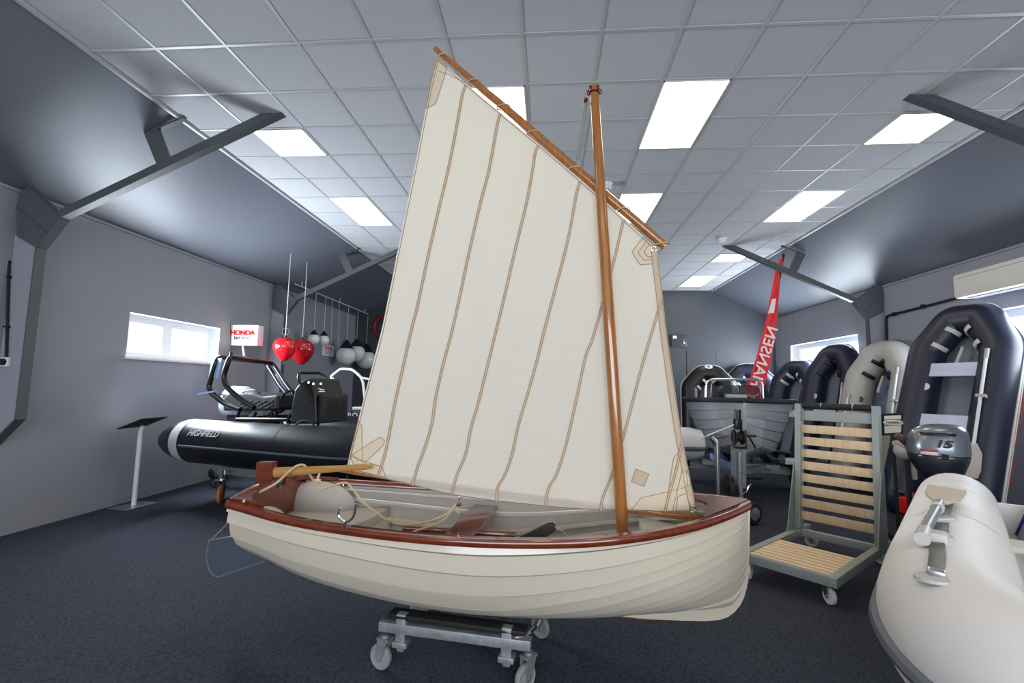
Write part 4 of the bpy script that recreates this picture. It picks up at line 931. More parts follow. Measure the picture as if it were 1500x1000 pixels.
b = MB(); b.tube(fillet([ony(x, y, YR) for x, y in ((1034, 592), (1034.5, 560), (1042, 555.5), (1110, 555.5), (1117, 563), (1118.5, 592))], .07), .022, 10); b.build('rail', m_chrome, mbt)
m_smoke = mat('smoked_glass', '#2a2d33', .05, trans=.0, alpha=.55)
b = MB(); b.prism([ony(x, y, YR+.12) for x, y in ((1043, 592), (1044, 564), (1112, 564), (1116, 592))], (0, .008, 0)); ws = b.build('windscreen', m_smoke, mbt, smooth=0)
b = MB(); b.tube([ony(x, y, YR+.11) for x, y in ((1040, 592), (1042, 562))], .012, 6); b.build('screen_post', m_chrome, ws)
b = MB(); b.tube([ony(x, y, YR+.11) for x, y in ((1118, 592), (1113, 562))], .012, 6); b.build('screen_post', m_chrome, ws)
# trailer
rtl = thing('road_trailer', 'galvanised road trailer with winch post and jockey wheel under the grey motor boat', 'boat trailer', bp_(.8, 0, 0)[:], math.atan2(BA.y, BA.x))
YW = 6.55
b = MB(); pt, pb = ony(1081.5, 655, YW), ony(1082, 712, YW); b.bar(pb-V((0, 0, .0)), pt, .15, .12, up=(0, 1, 0)); b.build('winch_post', m_galv, rtl, smooth=0)
b = MB(); c = ony(1081, 640, YW-.08); b.lathe([(.10, -.055), (.10, -.045), (.06, -.04), (.06, .04), (.10, .045), (.10, .055)], frame(c, (0, 1, 0), (0, 0, 1)), 20); wn = b.build('winch_drum', m_matblk, rtl)
b = MB()
for s_ in (-1, 1): b.tube([c+V((s_*.075, -.06, .10)), c+V((s_*.075, -.06, -.13))], .014, 8)
b.tube([c+V((-.075, -.06, -.13)), c+V((.075, -.06, -.13))], .014, 8); b.tube([c+V((.08, -.02, .02)), c+V((.22, -.03, .02))], .014, 8); b.tube([c+V((.12, -.02, .04)), c+V((.21, -.03, -.14))], .012, 8); b.box(c+V((0, 0, .17)), (.09, .1, .14), .02); b.cyl(c+V((0, 0, .2)), c+V((.01, 0, .36)), .04, n=12); b.build('winch_frame', m_tubeb, rtl)
cpl = ony(1078, 712, 6.1); tng = ony(1100, 676, 7.2)
b = MB(); b.bar(ony(1086, 708, 6.35), bp_(1.9, 0, .42), .10, .10, ext=.05); b.build('drawbar', m_galv, rtl, smooth=0)
jc = onz(1083, 760, 0); jt = V((2.32, 6.1, 0)); q0 = ony(1083, 664, 6.15); q1 = ony(1085, 752, 6.15)
b = MB(); b.tube([q0+V((0, 0, .02)), q1], .032, 12); b.tube([q1, q1-V((0, 0, .22))], .026, 10); b.build('jockey_leg', m_galv, rtl)
w0 = ony(1098, 765, 5.95); wc = V((w0.x+.04, w0.y, .135))
for nm, m_, pr in (('jockey_tyre', m_rubber, [(.075, -.035), (.115, -.035), (.135, -.018), (.135, .018), (.115, .035), (.075, .035)]), ('jockey_hub', m_galv, [(.012, -.045), (.03, -.04), (.076, -.037), (.076, .037), (.03, .04), (.012, .045)])):
    b = MB(); b.lathe(pr, frame(wc, V((.9, -.0, .0))+V((0, .45, 0)), V((0, 0, 1))), 26); b.build(nm, m_, rtl)
b = MB(); b.bar(wc+V((.02, .05, 0)), V((q1.x, q1.y, .27)), .02, .05); b.bar(V((q1.x, q1.y, .27)), wc+V((-.02, -.05, 0)), .02, .05); b.build('jockey_fork', m_galv, rtl)
b = MB(); h0 = ony(1071, 716, 6.2); b.box(h0, (.10, .22, .16), .02); b.box(h0+V((.02, .12, .10)), (.06, .2, .10), .02); b.build('hitch', mat('brown_black_casting', '#2a1c17', .5), rtl)
b = MB(); b.tube(smooth_path([ony(1083, 723, 6.12), ony(1093, 721, 6.05), ony(1096, 713, 6.05), ony(1100, 709, 6.05)], 4), .01, 8); b.build('crank_handle', m_chrome, rtl)
# axle, wheels, mudguards and light bar
ax0 = bp_(1.35, 0, .3)
b = MB(); b.bar(bp_(1.35, -.95, .3), bp_(1.35, .95, .3), .08, .08); b.bar(bp_(.9, -.55, .42), bp_(.9, .55, .42), .06, .06)
for s_ in (-1, 1): b.bar(bp_(.3, s_*.05, .42), bp_(1.4, s_*.6, .40), .06, .08); b.bar(bp_(1.4, s_*.6, .40), bp_(1.95, s_*.6, .40), .06, .08)
b.build('chassis', m_galv, rtl, smooth=0)
for s_ in (-1, 1):
    c = bp_(1.35, s_*.86, .27); b = MB(); b.lathe([(.05, -.08), (.17, -.08), (.24, -.075), (.27, -.05), (.27, .05), (.24, .075), (.17, .08), (.05, .08)], frame(c, BA, V((0, 0, 1))), 28); b.build('road_wheel', m_rubber, rtl)
    b = MB(); rows = [[c+BN*k+BA*(.34*math.cos(a))+V((0, 0, .34*math.sin(a)-.02)) for k in (-.12, .12)] for a in [.25+(PI-.5)*q/12 for q in range(13)]]; b.grid(rows); b.build('mudguard', m_matblk, rtl, solid=.012)
b = MB(); a_, c_ = ony(1041, 667, 7.75), ony(1078, 688, 7.0); b.bar(a_, c_, .03, .09, bev=.008); b.build('light_bar', mat('pale_blue_panel', '#8fb2e6'), rtl)
b = MB(); b.bar(bp_(.9, .5, .50), bp_(1.9, .5, .50), .1, .05); b.build('keel_rest', m_matblk, rtl)
b = MB(); lc = bp_(.95, .70, .52); b.box(lc, (.14, .03, .1), .006); b.build('side_lamp', m_white, rtl)
# small pale tender beyond the trailer
tnd = thing('tender', 'pale grey tender with dark stripe showing between sail and grey motor boat', 'inflatable boat', (1.2, 7.1, 0))
b = MB(); c0, c1 = ony(985, 651, 7.1), ony(1026, 650, 7.1); L0 = V((c1.x-2.1, 7.1, c1.z)); b.tube(smooth_path([L0, lerp(L0, c1, .5), lerp(L0, c1, .9), c1, c1+V((.06, 0, 0))], 4), [.235]*16+[.12], 24) if False else b.tube([L0, lerp(L0, c1, .3), lerp(L0, c1, .6), lerp(L0, c1, .92), c1, c1+V((.05, 0, 0))], [.235, .235, .235, .235, .2, .1], 24); tt = b.build('buoyancy_tube', mat('pale_grey_pvc', '#c3c6cb', .35), tnd)
b = MB(); b.tube([L0+V((0, -.235, -.05)), c1+V((-.1, -.235, -.05)), c1+V((.02, -.16, -.05)), c1+V((.055, -.06, -.05))], .03, 8); b.build('rubbing_strake', m_dkgrey, tt)
b = MB(); b.box((L0.x+.75, 7.25, c1.z-.2), (1.5, .4, .25), .05); b.build('hull', m_dkgrey, tnd)
b = MB(); b.box((L0.x+.7, 7.2, (c1.z-.3)/2), (1.2, .3, c1.z-.3), .02); b.build('stand', m_matblk, tnd)
# right information stand
isr = thing('information_stand', 'slim metal information stand with tilted white panel in front of the grey motor boat', 'information stand', (2.1, 6.15, 0))
pb = V((2.11, 6.15, 0)); b = MB(); p1 = ony(1050, 648, 6.15); b.tube(fillet([V((p1.x, 6.15, .01)), p1, ony(1041, 640, 6.15)], .08), .035, 12); b.build('pole', m_alu, isr)
b = MB(); b.box((p1.x, 6.15, .009), (.36, .3, .018), .004); b.build('base_plate', m_alu, isr)
a_, c_ = ony(1028.5, 641.5, 6.1), ony(1066, 626, 6.2); b = MB(); b.bar(a_, c_, .012, .30, up=(((a_+c_)/2-EYE).normalized()+V((0, 0, -.03)))); b.build('panel', m_white, isr, smooth=0)
# ------------------------------------------------------------------ slatted display cart
FR_ = V((2.135, 3.765, 0)); ce_ = V((.73, .685, 0)).normalized(); cf = V((-ce_.y, ce_.x, 0))
def cp_(f, e, z): return FR_+cf*f+ce_*e+V((0, 0, z))
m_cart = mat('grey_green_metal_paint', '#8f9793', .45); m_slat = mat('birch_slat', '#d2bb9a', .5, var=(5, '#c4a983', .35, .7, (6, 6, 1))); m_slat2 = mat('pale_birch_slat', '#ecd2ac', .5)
crt = thing('display_cart', 'grey metal display cart with slatted wooden backrest and platform on white castors', 'cart', cp_(.33, .65, 0)[:], math.atan2(ce_.y, ce_.x))
CW, CLn, Hc = .72, 1.47, .215
RC = Matrix((ce_, cf, V((0, 0, 1)))).transposed()
for f in (.03, CW-.03):
    b = MB(); b.box(cp_(f, CLn/2, Hc-.035), (CLn, .06, .07), .004, RC); b.build('side_rail', m_cart, crt)
for e in (.03, 1.22):
    b = MB(); b.box(cp_(CW/2, e, Hc-.036), (.06, CW-.12, .068), .004, RC); b.build('cross_rail', m_cart, crt)
for k in range(8):
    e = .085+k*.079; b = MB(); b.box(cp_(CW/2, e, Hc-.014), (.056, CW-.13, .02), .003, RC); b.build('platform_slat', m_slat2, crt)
EB = 1.22
BL, BRr = cp_(CW-.03, EB, Hc), cp_(.03, EB, Hc)
TLp, TRp = onp(1168.5, 592, cp_(0, EB+.14, 0), ce_), onp(1279, 594, cp_(0, EB+.14, 0), ce_)
TL = (TLp+TRp)/2; hgt = TL.z; TL, TR = cp_(CW-.03, EB+.14, hgt), cp_(.03, EB+.14, hgt)
up_ = (TL-BL).normalized(); nb_ = up_.cross(cf).normalized()
for a_, c_ in ((BL, TL), (BRr, TR)):
    b = MB(); b.bar(a_, c_, .09, .055, up=cf, bev=.004); b.build('back_post', m_cart, crt)
H_ = (TL-BL).length
def bk(f, h, d=0): return BRr+cf*((CW-.06)*f)+up_*(H_*h)+nb_*d
RB = Matrix((cf, up_, nb_)).transposed()
b = MB(); b.cyl(bk(.06, .985, 0), bk(.94, .985, 0), .032, n=16); b.build('padded_roller', m_matblk, crt)
for f in (.27, .68):
    b = MB(); b.cyl(bk(f, .985), bk(f+.012, .985), .036, n=16); b.build('roller_ring', m_alu, crt)
b = MB(); b.box(bk(.5, .905), (CW-.11, .10, .03), .003, RB); b.build('top_panel', m_cart, crt)
for k in range(8):
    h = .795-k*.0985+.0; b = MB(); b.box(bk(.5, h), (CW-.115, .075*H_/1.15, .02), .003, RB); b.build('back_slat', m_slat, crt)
for f, s_ in ((0, -1), (1, 1)):
    o_ = cf*(s_*.03); p0 = bk(f, 0)+o_; b = MB()
    b.prism([p0-ce_*.20, p0+ce_*.12, bk(f, .52)+o_+ce_*.05, bk(f, .52)+o_-ce_*.045], cf*(s_*.008)); b.build('side_gusset', m_cart, crt, smooth=0)
    for h in (.14, .29, .44):
        for s2 in (-1, 1):
            b = MB(); b.cyl(bk(f, h)+o_-ce_*.03, bk(f, h)+o_+cf*(s_*.012)-ce_*.03, .008, n=8)
        b.build('bolt', m_alu, crt)
m_wwheel = mat('white_nylon_wheel', '#d4d4d0', .5)
for f, e, a_ in ((.07, .06, .9), (CW-.06, .06, .3), (CW-.07, 1.42, 1.6), (.07, 1.42, 1.2)):
    caster(crt, cp_(f, e, 0), a_+math.atan2(ce_.y, ce_.x), .062, .034, m_wwheel, m_alu, .142)
# framed plaque on a black pole
plq = thing('display_plaque', 'small framed picture plaque on thin black pole behind the cart', 'plaque', (4.0, 5.9, 0))
YP = 5.9; b = MB(); a_, c_ = ony(1308, 637, YP), ony(1309, 740, YP); b.cyl(V((a_.x, YP, .02)), V((a_.x, YP, a_.z)), .018, n=12); b.build('pole', m_matblk, plq)
b = MB(); b.lathe([(.17, 0), (.17, .012), (.03, .025)], Matrix.Translation((a_.x, YP, 0)), 24); b.build('base_plate', m_matblk, plq)
q = [ony(x, y, YP-.03) for x, y in ((1292, 638), (1323, 635.5), (1323, 604.5), (1292, 606))]; b = MB(); b.prism(q, (0, .02, 0)); b.build('picture_frame', m_blk, plq, smooth=0)
q = [ony(x, y, YP-.034) for x, y in ((1296, 634.5), (1320, 633), (1320, 608), (1295.5, 609))]; b = MB(); b.prism(q, (0, .003, 0)); sh = b.build('picture', mat('cream_paper', '#ded7cb', .6), plq, smooth=0)
q = [ony(x, y, YP-.037) for x, y in ((1297, 624), (1320, 623), (1320, 613), (1296.5, 614))]; b = MB(); b.prism(q, (0, .002, 0)); b.build('photograph', mat('grey_brown_print', '#7d746c', .6), sh, smooth=0)
b = MB(); cpt = ony(1308.5, 619, YP-.039); b.tube([cpt+V((.1*math.cos(a), 0, .022*math.sin(a))) for a in [2*PI*k/20 for k in range(20)]], .012, 6, closed=True); b.build('printed_boat', mat('pale_print', '#c9c2b8', .6), sh)
# ------------------------------------------------------------------ fifteen horsepower outboard on a stand
OB = EYE+ray(1376, 655)*4.3; of = V((-OB.x, -OB.y, 0)).normalized(); osd = V((-of.y, of.x, 0)); osd = osd if osd.dot(RR) > 0 else -osd
obm = thing('outboard_motor', 'silver and dark grey outboard motor marked 15 on a black stand', 'outboard motor', (OB.x, OB.y, 0))
m_cowl = mat('grey_metallic_cowling', '#7f868f', .28, .5, coat=.4); m_cowl2 = mat('dark_metallic_cowling', '#343a45', .3, .5, coat=.3)
k_ = 4.3/FPX
def obp(px, py, d=0): return OB+osd*((px-1376)*k_)+V((0, 0, (655-py)*k_))+of*d
def shell(rows, nm, m, cap0, cap1):
    R_ = []
    for y, h, cx in rows:
        R_.append([obp(cx, y)+osd*(h*k_*math.copysign(abs(math.cos(a))**.8, math.cos(a)))+of*((h*k_*1.25)*math.copysign(abs(math.sin(a))**.8, math.sin(a))) for a in [2*PI*q/32 for q in range(32)]])
    b = MB(); b.grid(R_, closed_v=True)
    if cap0: b.add(R_[0], [tuple(range(32))])
    if cap1: b.add(R_[-1], [tuple(range(32))])
    return b.build(nm, m, obm, smooth=50)
cw_ = shell([(621.5, 12, 1383), (623, 20, 1381), (627, 27, 1379), (632, 31, 1377), (640, 34, 1375), (650, 35.5, 1374), (660, 36, 1374), (663.5, 35.5, 1374)], 'top_cowling', m_cowl, 1, 1)
shell([(664.5, 34.5, 1374), (668, 35, 1374), (676, 32.5, 1374), (688, 27, 1375), (700, 21, 1376), (708, 16, 1376), (720, 13, 1377), (760, 11, 1378), (800, 9, 1378)], 'lower_cowling', m_cowl2, 1, 1)
F_ = 36*k_*1.25
def fz(y, px): # front surface depth
    hh = interp([622, 632, 640, 650, 660, 676, 688, 700], [20, 31, 34, 35.5, 36, 32.5, 27, 21], y)*k_; x = (px-1375)*k_; c = min(.999, abs(x)/hh)
    return hh*1.25*(1-c**2.5)**.4+.004
b = MB(); b.prism([obp(x, y, fz(y, x)) for x, y in ((1378, 660), (1385, 660.5), (1385, 668), (1378, 668))], of*.02); b.build('latch', m_blk, obm, smooth=0)
b = MB(); b.grid([[obp(x, y, fz(y, x)+.004) for x in (1356, 1360, 1365, 1370, 1374.5)] for y in (655.5, 658.5)]); lb = b.build('label_red', mat('red_label', '#b23b40', .4), obm, solid=.003)
b = MB(); b.grid([[obp(x, y, fz(y, x)+.004) for x in (1355.5, 1360, 1365, 1370, 1374.5)] for y in (658.5, 663)]); b.build('label_white', mat('white_label', '#d8d5d2', .4), obm, solid=.003)
text('lettering', '15', frame(obp(1380, 647, fz(647, 1380)+.016), osd, V((0, 0, 1))), .085, m_blk, obm, .006, 1.35, .004, .25)
b = MB(); b.ball(obp(1377, 693, fz(693, 1377)-.015), 1, 18, 10, (.075, .03, .03)); b.build('emblem_plate', mat('silver_plate', '#8d929a', .3, .6), obm)
b = MB(); b.grid([[obp(x, y, fz(y, x)+.006) for x in (1356, 1364, 1374, 1384, 1394)] for y in (632, 635)]); b.build('cowl_vent', m_blk, obm, solid=.006)
b = MB(); b.tube([obp(1350, 660, -.1), obp(1340, 652, .0), obp(1328, 640, .05)], [.03, .035, .028], 10); b.build('tiller_grip', mat('brown_grip', '#5a4a44', .6), obm)
b = MB(); b.box(obp(1378, 735, -.12), (.4, .16, .12), .02); base = obp(1378, 735, -.12)
for sx in (-1, 1): b.tube([base+osd*.14*sx, V((base.x, base.y, .03))+osd*.28*sx-of*.35], .025, 8); b.tube([base+osd*.14*sx, V((base.x, base.y, .03))+osd*.28*sx+of*.3], .025, 8)
b.build('stand', m_matblk, obm)
# a smaller motor beside it
sm = thing('outboard_motor', 'small pale grey outboard head with black strap, left of the motor marked 15', 'outboard motor', V((obp(1332, 700, -.55).x, obp(1332, 700, -.55).y, 0))[:])
c = obp(1333, 677, -.9); b = MB(); b.ball(c, 1, 20, 12, (.11, .13, .10)); b.box(c+V((.01, 0, .07)), (.20, .2, .07), .03); b.build('motor_head', mat('pale_grey_cowling', '#aaa8a2', .4), sm)
b = MB(); b.box(c+osd*.07+of*.03, (.035, .24, .20), .01, Matrix((osd, of, V((0, 0, 1)))).transposed()); b.build('strap', m_blk, sm)
b = MB(); b.tube([c+V((.05, 0, -.12)), c+V((.06, 0, -.30))], [.035, .03], 12); b.build('bottle', mat('pale_grey_cowling', '#aaa8a2'), sm)
b = MB(); b.cyl(V((c.x, c.y, 0)), V((c.x, c.y, c.z-.05)), .025); b.box(V((c.x, c.y, .02)), (.3, .3, .04), .01); b.build('stand', m_matblk, sm)
# red wheeled fuel tank
rt = thing('fuel_tank', 'red plastic fuel tank with black wheels on the carpet behind the white inflatable', 'fuel tank', (4.25, 5.9, 0))
c = onz(1345, 775, 0)+V((.12, .05, 0)); b = MB(); b.box(c+V((0, 0, .24)), (.42, .34, .2), .05); b.box(c+V((.02, 0, .35)), (.3, .24, .06), .025); b.build('tank_body', m_red, rt)
b = MB(); b.box(c+V((.05, 0, .1)), (.36, .3, .16), .02); b.build('tank_base', m_matblk, rt)
for s_ in (-.16, .2):
    b = MB(); b.lathe([(.02, -.05), (.10, -.05), (.15, -.03), (.15, .03), (.10, .05), (.02, .05)], frame(c+V((-.13 if s_ < 0 else .13, -.19, .15)), (1, 0, 0), (0, 0, 1)), 22); b.build('wheel', m_rubber, rt)
# ------------------------------------------------------------------ white inflatable in the right foreground
m_wpvc = mat('white_pvc', '#f3f3f2', .58, bump=(10, .04)); m_seam = mat('seam_white', '#d2d2d2', .5)
wri = thing('inflatable_boat', 'white inflatable boat with folded oar and straps in the right foreground', 'inflatable boat', (2.5, 2.4, 0))
ZT, RT_ = .70, .245
axd = V((.635, .772, 0)).normalized(); axn = V((axd.y, -axd.x, 0)); E0 = V((3.30, 4.15, ZT))
left = [E0, E0-axd*.8, E0-axd*1.6, E0-axd*2.35, E0-axd*2.75+axn*.03, E0-axd*3.08+axn*.16, E0-axd*3.28+axn*.40]
half = 1.30
mir = [p+axn*(half-2*(p-E0).dot(axn)) for p in left[::-1]]
wp = smooth_path(left+[E0-axd*3.32+axn*half/2]+mir, 5)
b = MB(); b.tube([E0+axd*.16]+wp+[E0+axn*half+axd*.16], [.12]+[RT_]*len(wp)+[.12], 32); wt = b.build('buoyancy_tube', m_wpvc, wri)
def ontube(x, y, off=.0):
    d = ray(x, y).normalized(); s_ = .8
    for _ in range(4000):
        p = EYE+d*s_; m_ = min((p-(a+(c-a)*max(0, min(1, (p-a).dot(c-a)/(c-a).length_squared)))).length for a, c in zip(wp[:24], wp[1:25]))
        if m_ < RT_+off+.001: return p
        s_ += max(.002, (m_-RT_-off)*.7)
    return p
for u in (.42, .78, 1.75):
    b = MB(); b.tube([E0-axd*u, E0-axd*(u+.012)], RT_+.0025, 40, caps=False); b.build('tube_seam', m_seam, wt)
def outw(i):
    t = (wp[min(i+1, len(wp)-1)]-wp[max(0, i-1)]).normalized(); return V((t.y, -t.x, 0)).normalized()
sgo = -1 if outw(3).dot(axn) > 0 else 1
b = MB(); b.tube([p+outw(i)*sgo*RT_*1.0+V((0, 0, -.055)) for i, p in enumerate(wp)], .028, 8); b.build('rubbing_strake', mat('grey_strake', '#5d6675', .4), wt)
b = MB(); b.tube([p+outw(i)*sgo*RT_*.86+V((0, 0, -.135)) for i, p in enumerate(wp)], .018, 8); b.build('lower_strake', m_seam, wt)
hullp = []
for u, wv, zk in ((.0, .52, .34), (1.2, .5, .32), (2.4, .42, .36), (3.0, .2, .48)):
    c = E0-axd*u+axn*half/2; hullp.append([V((c.x, c.y, 0))+axn*v+V((0, 0, z)) for v, z in ((-wv-.1, .55), (-wv, .45), (0, zk), (wv, .45), (wv+.1, .55))])
b = MB(); b.grid(hullp); b.add(hullp[0], [(0, 1, 2, 3, 4)]); b.build('hull', mat('pale_hull', '#c9ccd2', .35), wri, smooth=20)
RW = Matrix((axd, axn, V((0, 0, 1)))).transposed()
b = MB(); b.box(E0-axd*1.45+axn*half/2+V((0, 0, -.14)), (2.7, half-.3, .03), 0, RW); b.build('floor', mat('pale_floor', '#c2bfb6', .5), wri, smooth=0)
b = MB(); b.box(E0-axd*.16+axn*half/2+V((0, 0, -.03)), (.045, half-.34, .22), .006, RW); b.build('transom', m_wpvc, wri)
for x, y, x2, y2, w_ in ((1444, 787, 1500, 803, .2), (1448, 852, 1500, 866, .2)):
    a_ = onz(x, y, .79); uu_ = -(a_-E0).dot(axd); b = MB(); b.box(E0-axd*uu_+axn*(half/2)+V((0, 0, .07)), (.2, half-.30, .035), .012, RW); bn = b.build('bench', mat('off_white_bench', '#d5d3cb', .45), wri)
    if y < 800: b = MB(); b.box(E0-axd*uu_+axn*(half/2+.06)+V((0, 0, .105)), (.17, half-.62, .035), .015, RW); b.build('bench_pad', mat('beige_pad', '#cfcabc', .6), bn)
b = MB()
rows = []
for i in range(9):
    for_ = []
    for j in range(9):
        u, v = i/8, j/8; p = E0-axd*(.24+.30*u)+axn*(.31+(half-.62)*v); h = .17*math.sin(PI*u)**.5*math.sin(PI*v)**.22+.03*noise.noise(V((u*4, v*5, 1))); for_.append(p+V((0, 0, -.10+h*1.75)))
    rows.append(for_)
b.grid(rows); tag(b.build('folded_cover', mat('grey_cloth', '#7a7d86', .85, bump=(30, .6)), smooth=80), 'grey cloth bag with blue stripe lying inside the white inflatable', 'bag')
fc = bpy.data.objects['folded_cover']; b = MB(); b.tube([rows[3][j]+V((0, 0, .012)) for j in range(9)], .018, 6, sx=.4); b.build('blue_stripe', mat('blue_piping', '#263a8c', .6), fc)
# straps and oar along the top of the tube
m_web = mat('grey_webbing', '#7f807d', .7); m_pad = mat('pale_pad', '#c9c9c6', .45)
def ribbon(pts, w, nm, m, par, off=.006):
    P_ = [ontube(x, y, off) for x, y in pts]; b = MB(); rows = []
    for i, p in enumerate(P_):
        t = (P_[min(i+1, len(P_)-1)]-P_[max(0, i-1)]).normalized(); nrm = (p-(E0-axd*(-(p-E0).dot(axd)))).normalized(); s_ = t.cross(nrm).normalized(); rows.append([p-s_*w/2, p+s_*w/2])
    b.grid(rows); return b.build(nm, m, par, solid=.005)
ribbon([(1391, 725), (1387, 740), (1382, 755)], .05, 'strap', m_web, wt); ribbon([(1378, 765), (1376, 785)], .06, 'strap', m_web, wt); ribbon([(1373, 795), (1373, 815), (1371, 838)], .05, 'strap', m_web, wt)
for x, y, s_ in ((1371, 846, .065), (1372, 786, .06), (1377, 757, .065), (1391, 724, .06)):
    p = ontube(x, y); nrm = (p-(E0-axd*(-(p-E0).dot(axd)))).normalized(); b = MB(); b.lathe([(s_, 0), (s_*.95, .010), (s_*.4, .014), (.01, .015)], frame(p-nrm*.006, axd, nrm.cross(axd)) if frame(p, axd, nrm.cross(axd)).to_3x3().col[2].dot(nrm) > 0 else frame(p-nrm*.006, axd, -nrm.cross(axd)), 18); b.build('strap_patch', m_pad, wt)
p = ontube(1372, 838, .01); b = MB(); b.box(p, (.06, .05, .02), .006, RW); b.build('buckle', m_alu, wt)
p = ontube(1372, 786, .02); b = MB(); b.box(p, (.09, .08, .05), .02, RW); b.build('oar_lock', m_pad, wt)
o0, o1, o2, o3 = ontube(1352, 786, .035), ontube(1358, 770, .04), ontube(1377, 736, .05), ontube(1392, 712, .055) if False else ontube(1377, 736, .05)+(ontube(1377, 736, .05)-ontube(1358, 770, .04)).normalized()*.2
b = MB(); b.tube([o0, o1, o2], .022, 12); osf = b.build('oar_shaft', mat('grey_tube', '#8b8d8f', .4), wri)
b = MB(); b.tube([o0-(o1-o0)*.2, lerp(o0, o1, .5)], .029, 12); b.build('oar_collar', m_pad, osf)
b = MB(); b.tube([lerp(o1, o2, .72), lerp(o1, o2, .80)], .029, 12); b.build('oar_collar', m_pad, osf)
dz = (o2-o1).normalized(); nn = (V((0, 0, .9))+(EYE-o2).normalized()*.8).normalized(); sxv = dz.cross(nn).normalized(); nn = sxv.cross(dz)
b = MB(); b.prism([o2+sxv*x+dz*z for x, z in ((-.03, -.02), (.03, -.02), (.075, .14), (.085, .40), (-.085, .40), (-.075, .14))], nn*.02); b.build('oar_blade', mat('cream_blade', '#cfc6b0', .5), osf)
cst = E0-axd*1.4+axn*half/2; b = MB(); b.box((cst.x, cst.y, .16), (1.6, .55, .3), .02, RW); tag(b.build('support_block', m_matblk), 'low black support block under the white inflatable', 'support')
# ------------------------------------------------------------------ red banner flag
fl = thing('banner_flag', 'tall red feather banner with mirrored white lettering behind the grey motor boat', 'flag', (3.45, 9.1, 0))
YB_ = 9.1
L_ = [(1145, 377), (1141, 385), (1136, 397), (1132, 420), (1122, 470), (1108, 520), (1098, 552), (1087, 582), (1077, 610)]; R_ = [(1147, 377), (1147, 385), (1144, 399), (1143, 420), (1138, 470), (1130, 520), (1122, 552), (1116, 582), (1108, 610)]
b = MB(); rows = []
for (xa, ya_), (xb, yb2) in zip(L_, R_):
    rows.append([ony(lerp(xa, xb, k/6), lerp(ya_, yb2, k/6), YB_)+V((0, .03*math.sin(k/6*PI*2+ya_*.02), 0)) for k in range(7)])
b.grid(rows); cloth = b.build('banner_cloth', mat('red_banner_cloth', '#d8252c', .6, bump=(10, .4)), fl, solid=.006)
b = MB(); pp0, pp1 = ony(1148, 372, YB_+.04), ony(1112, 600, YB_+.04); ppb = pp1+(pp1-pp0)*((pp1.z-.05)/(pp0.z-pp1.z)); b.tube([pp0, pp1, ppb], [.012, .02, .024], 10); b.tube([pp0, lerp(pp0, pp1, .05)], .022, 8); b.build('flag_pole', m_matblk, fl)
b = MB(); b.lathe([(.22, 0), (.22, .03), (.05, .06)], Matrix.Translation((ppb.x, ppb.y, 0)), 24); b.build('base_plate', m_matblk, fl)
b = MB(); b.prism([ony(x, y, YB_-.05) for x, y in ((1131, 438), (1137, 437), (1134, 458), (1125, 459))], (0, .004, 0)); b.build('white_tag', mat('white_print', '#ead6d8', .6), cloth, smooth=0)
m_prt = mat('white_print', '#ead6d8')
pA, pB = ony(1100, 585, YB_-.06), ony(1131, 480, YB_-.06); rdir = (pB-pA); Lr = rdir.length; rdir.normalize(); ydir = V((1, 0, 0)) 
fm = frame(lerp(pA, pB, .5), rdir, ydir)
b0_ = text('lettering', 'Y HANSEN', fm, .27, m_prt, cloth, .003, Lr/1.66*1.33, .004)
# ------------------------------------------------------------------ heater, conduits, boxes, door, detectors
hc = thing('wall_heater', 'long white wall mounted heater high on the right wall', 'heater', (XR-.12, 6.2, 3.0))
ha, hz0, hz1 = onx(1395, 405, XR-.22), onx(1400, 438, XR-.22).z, onx(1396, 403, XR-.22).z
b = MB(); b.box((XR-.12, (ha.y+4.6)/2, (hz0+hz1)/2), (.22, ha.y-4.6, hz1-hz0), .05); b.build('casing', mat('heater_white', '#dcdad2', .4), hc)
b = MB(); b.box((XR-.10, (ha.y+4.6)/2, hz0-.004), (.14, ha.y-4.9, .02), .004); b.build('outlet_grille', mat('grey_grille', '#8b8f97', .5), hc)
b = MB(); b.box((XR-.232, (ha.y+4.6)/2, hz1-.07), (.004, ha.y-4.75, .006)); b.build('panel_line', mat('grey_grille', '#8b8f97'), hc, smooth=0)
b = MB(); b.tube(fillet([onx(1299, 520, XR-.025), onx(1298, 463, XR-.025), onx(1400, 437, XR-.025)], .06), .02, 8)
for x, y in ((1310, 459.8), (1352, 448.6)): b.box(onx(x, y, XR-.03), (.05, .05, .06))
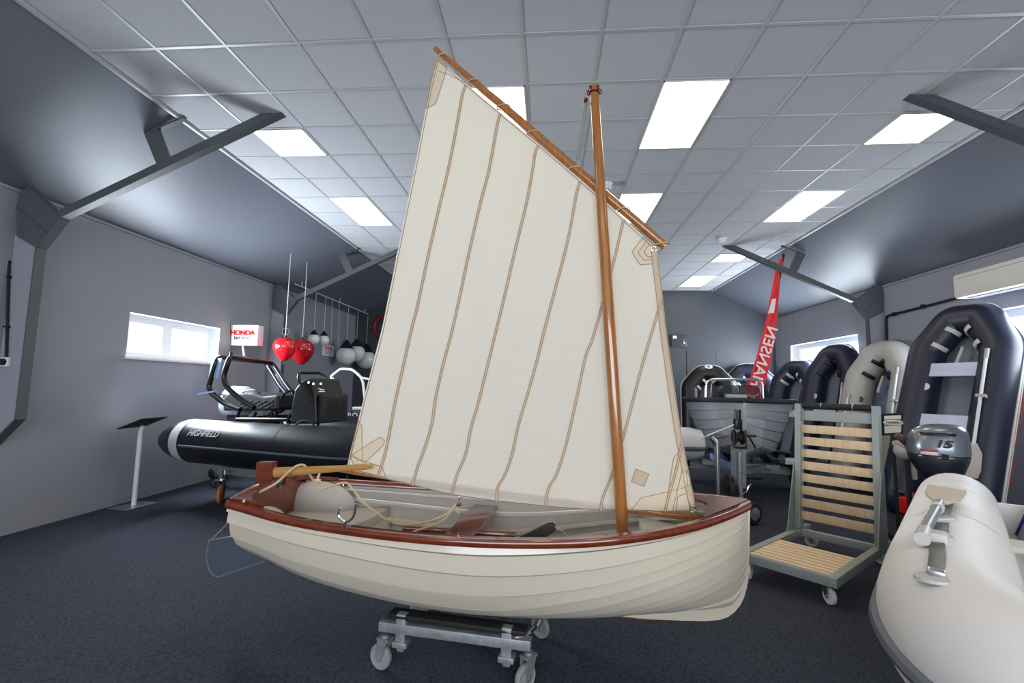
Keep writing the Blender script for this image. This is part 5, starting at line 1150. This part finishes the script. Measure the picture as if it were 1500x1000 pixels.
tag(b.build('conduit', m_matblk), 'dark conduit running along the right wall to the white heater', 'conduit')
for x0, x1, lab in ((967, 976, 'dark square key box on the far wall, nearer the sail edge'), (983, 1007, 'dark square key box on the far wall, right one of two')):
    a_, c_ = ony(x0 if x0 > 970 else 953, 490, YF-.03), ony(x1, 508, YF-.03); t = thing('key_box', lab, 'key box', ((a_.x+c_.x)/2, YF-.03, (a_.z+c_.z)/2), 0, 'key boxes on the far wall')
    b = MB(); b.box(((a_.x+c_.x)/2, YF-.03, (a_.z+c_.z)/2), (c_.x-a_.x, .06, a_.z-c_.z), .006); b.build('box_door', mat('anthracite_paint', '#33363c', .45), t)
    b = MB(); b.box((c_.x-.1, YF-.07, c_.z+.14), (.03, .03, .12), .004); b.build('key_handle', m_chrome, t)
    b = MB(); b.box((a_.x+.09 if x0 > 980 else c_.x-.25, YF-.062, a_.z-.07), (.1, .004, .07)); b.build('label', m_white, t, smooth=0)
b = MB(); da, dc = ony(961, 512, YF), ony(1048, 512, YF); zt_ = da.z
b.box(((da.x+dc.x)/2, YF-.012, zt_+.02), (dc.x-da.x+.1, .024, .05)); b.box((dc.x+.03, YF-.012, zt_/2), (.05, .024, zt_)); xm = ony(1005, 512, YF).x
for x0, x1 in ((da.x, xm-.012), (xm+.012, dc.x)): b.box(((x0+x1)/2, YF-.01, zt_/2), (x1-x0, .02, zt_-.01))
zz = ony(980, 565, YF).z; d_ = struct(b.build('door_1', MATS['dark_grey_wall_paint'], smooth=0))
b = MB(); b.box((xm+.05, YF-.05, 1.25), (.03, .05, .14), .005); b.build('door_handle', m_chrome, d_)
for x, y, lab in ((1058, 351, 'round white smoke detector on the ceiling near the right steel rafter'), (889, 271, 'small white smoke detector on the ceiling beside the mast')):
    p = onz(x, y-2, C); b = MB(); b.lathe([(.05, -.075), (.065, -.05), (.06, -.03), (.075, -.012), (.075, 0)], Matrix.Translation((p.x, p.y, C)), 20); tag(b.build('smoke_detector', m_white), lab, 'smoke detector', 'smoke detectors')
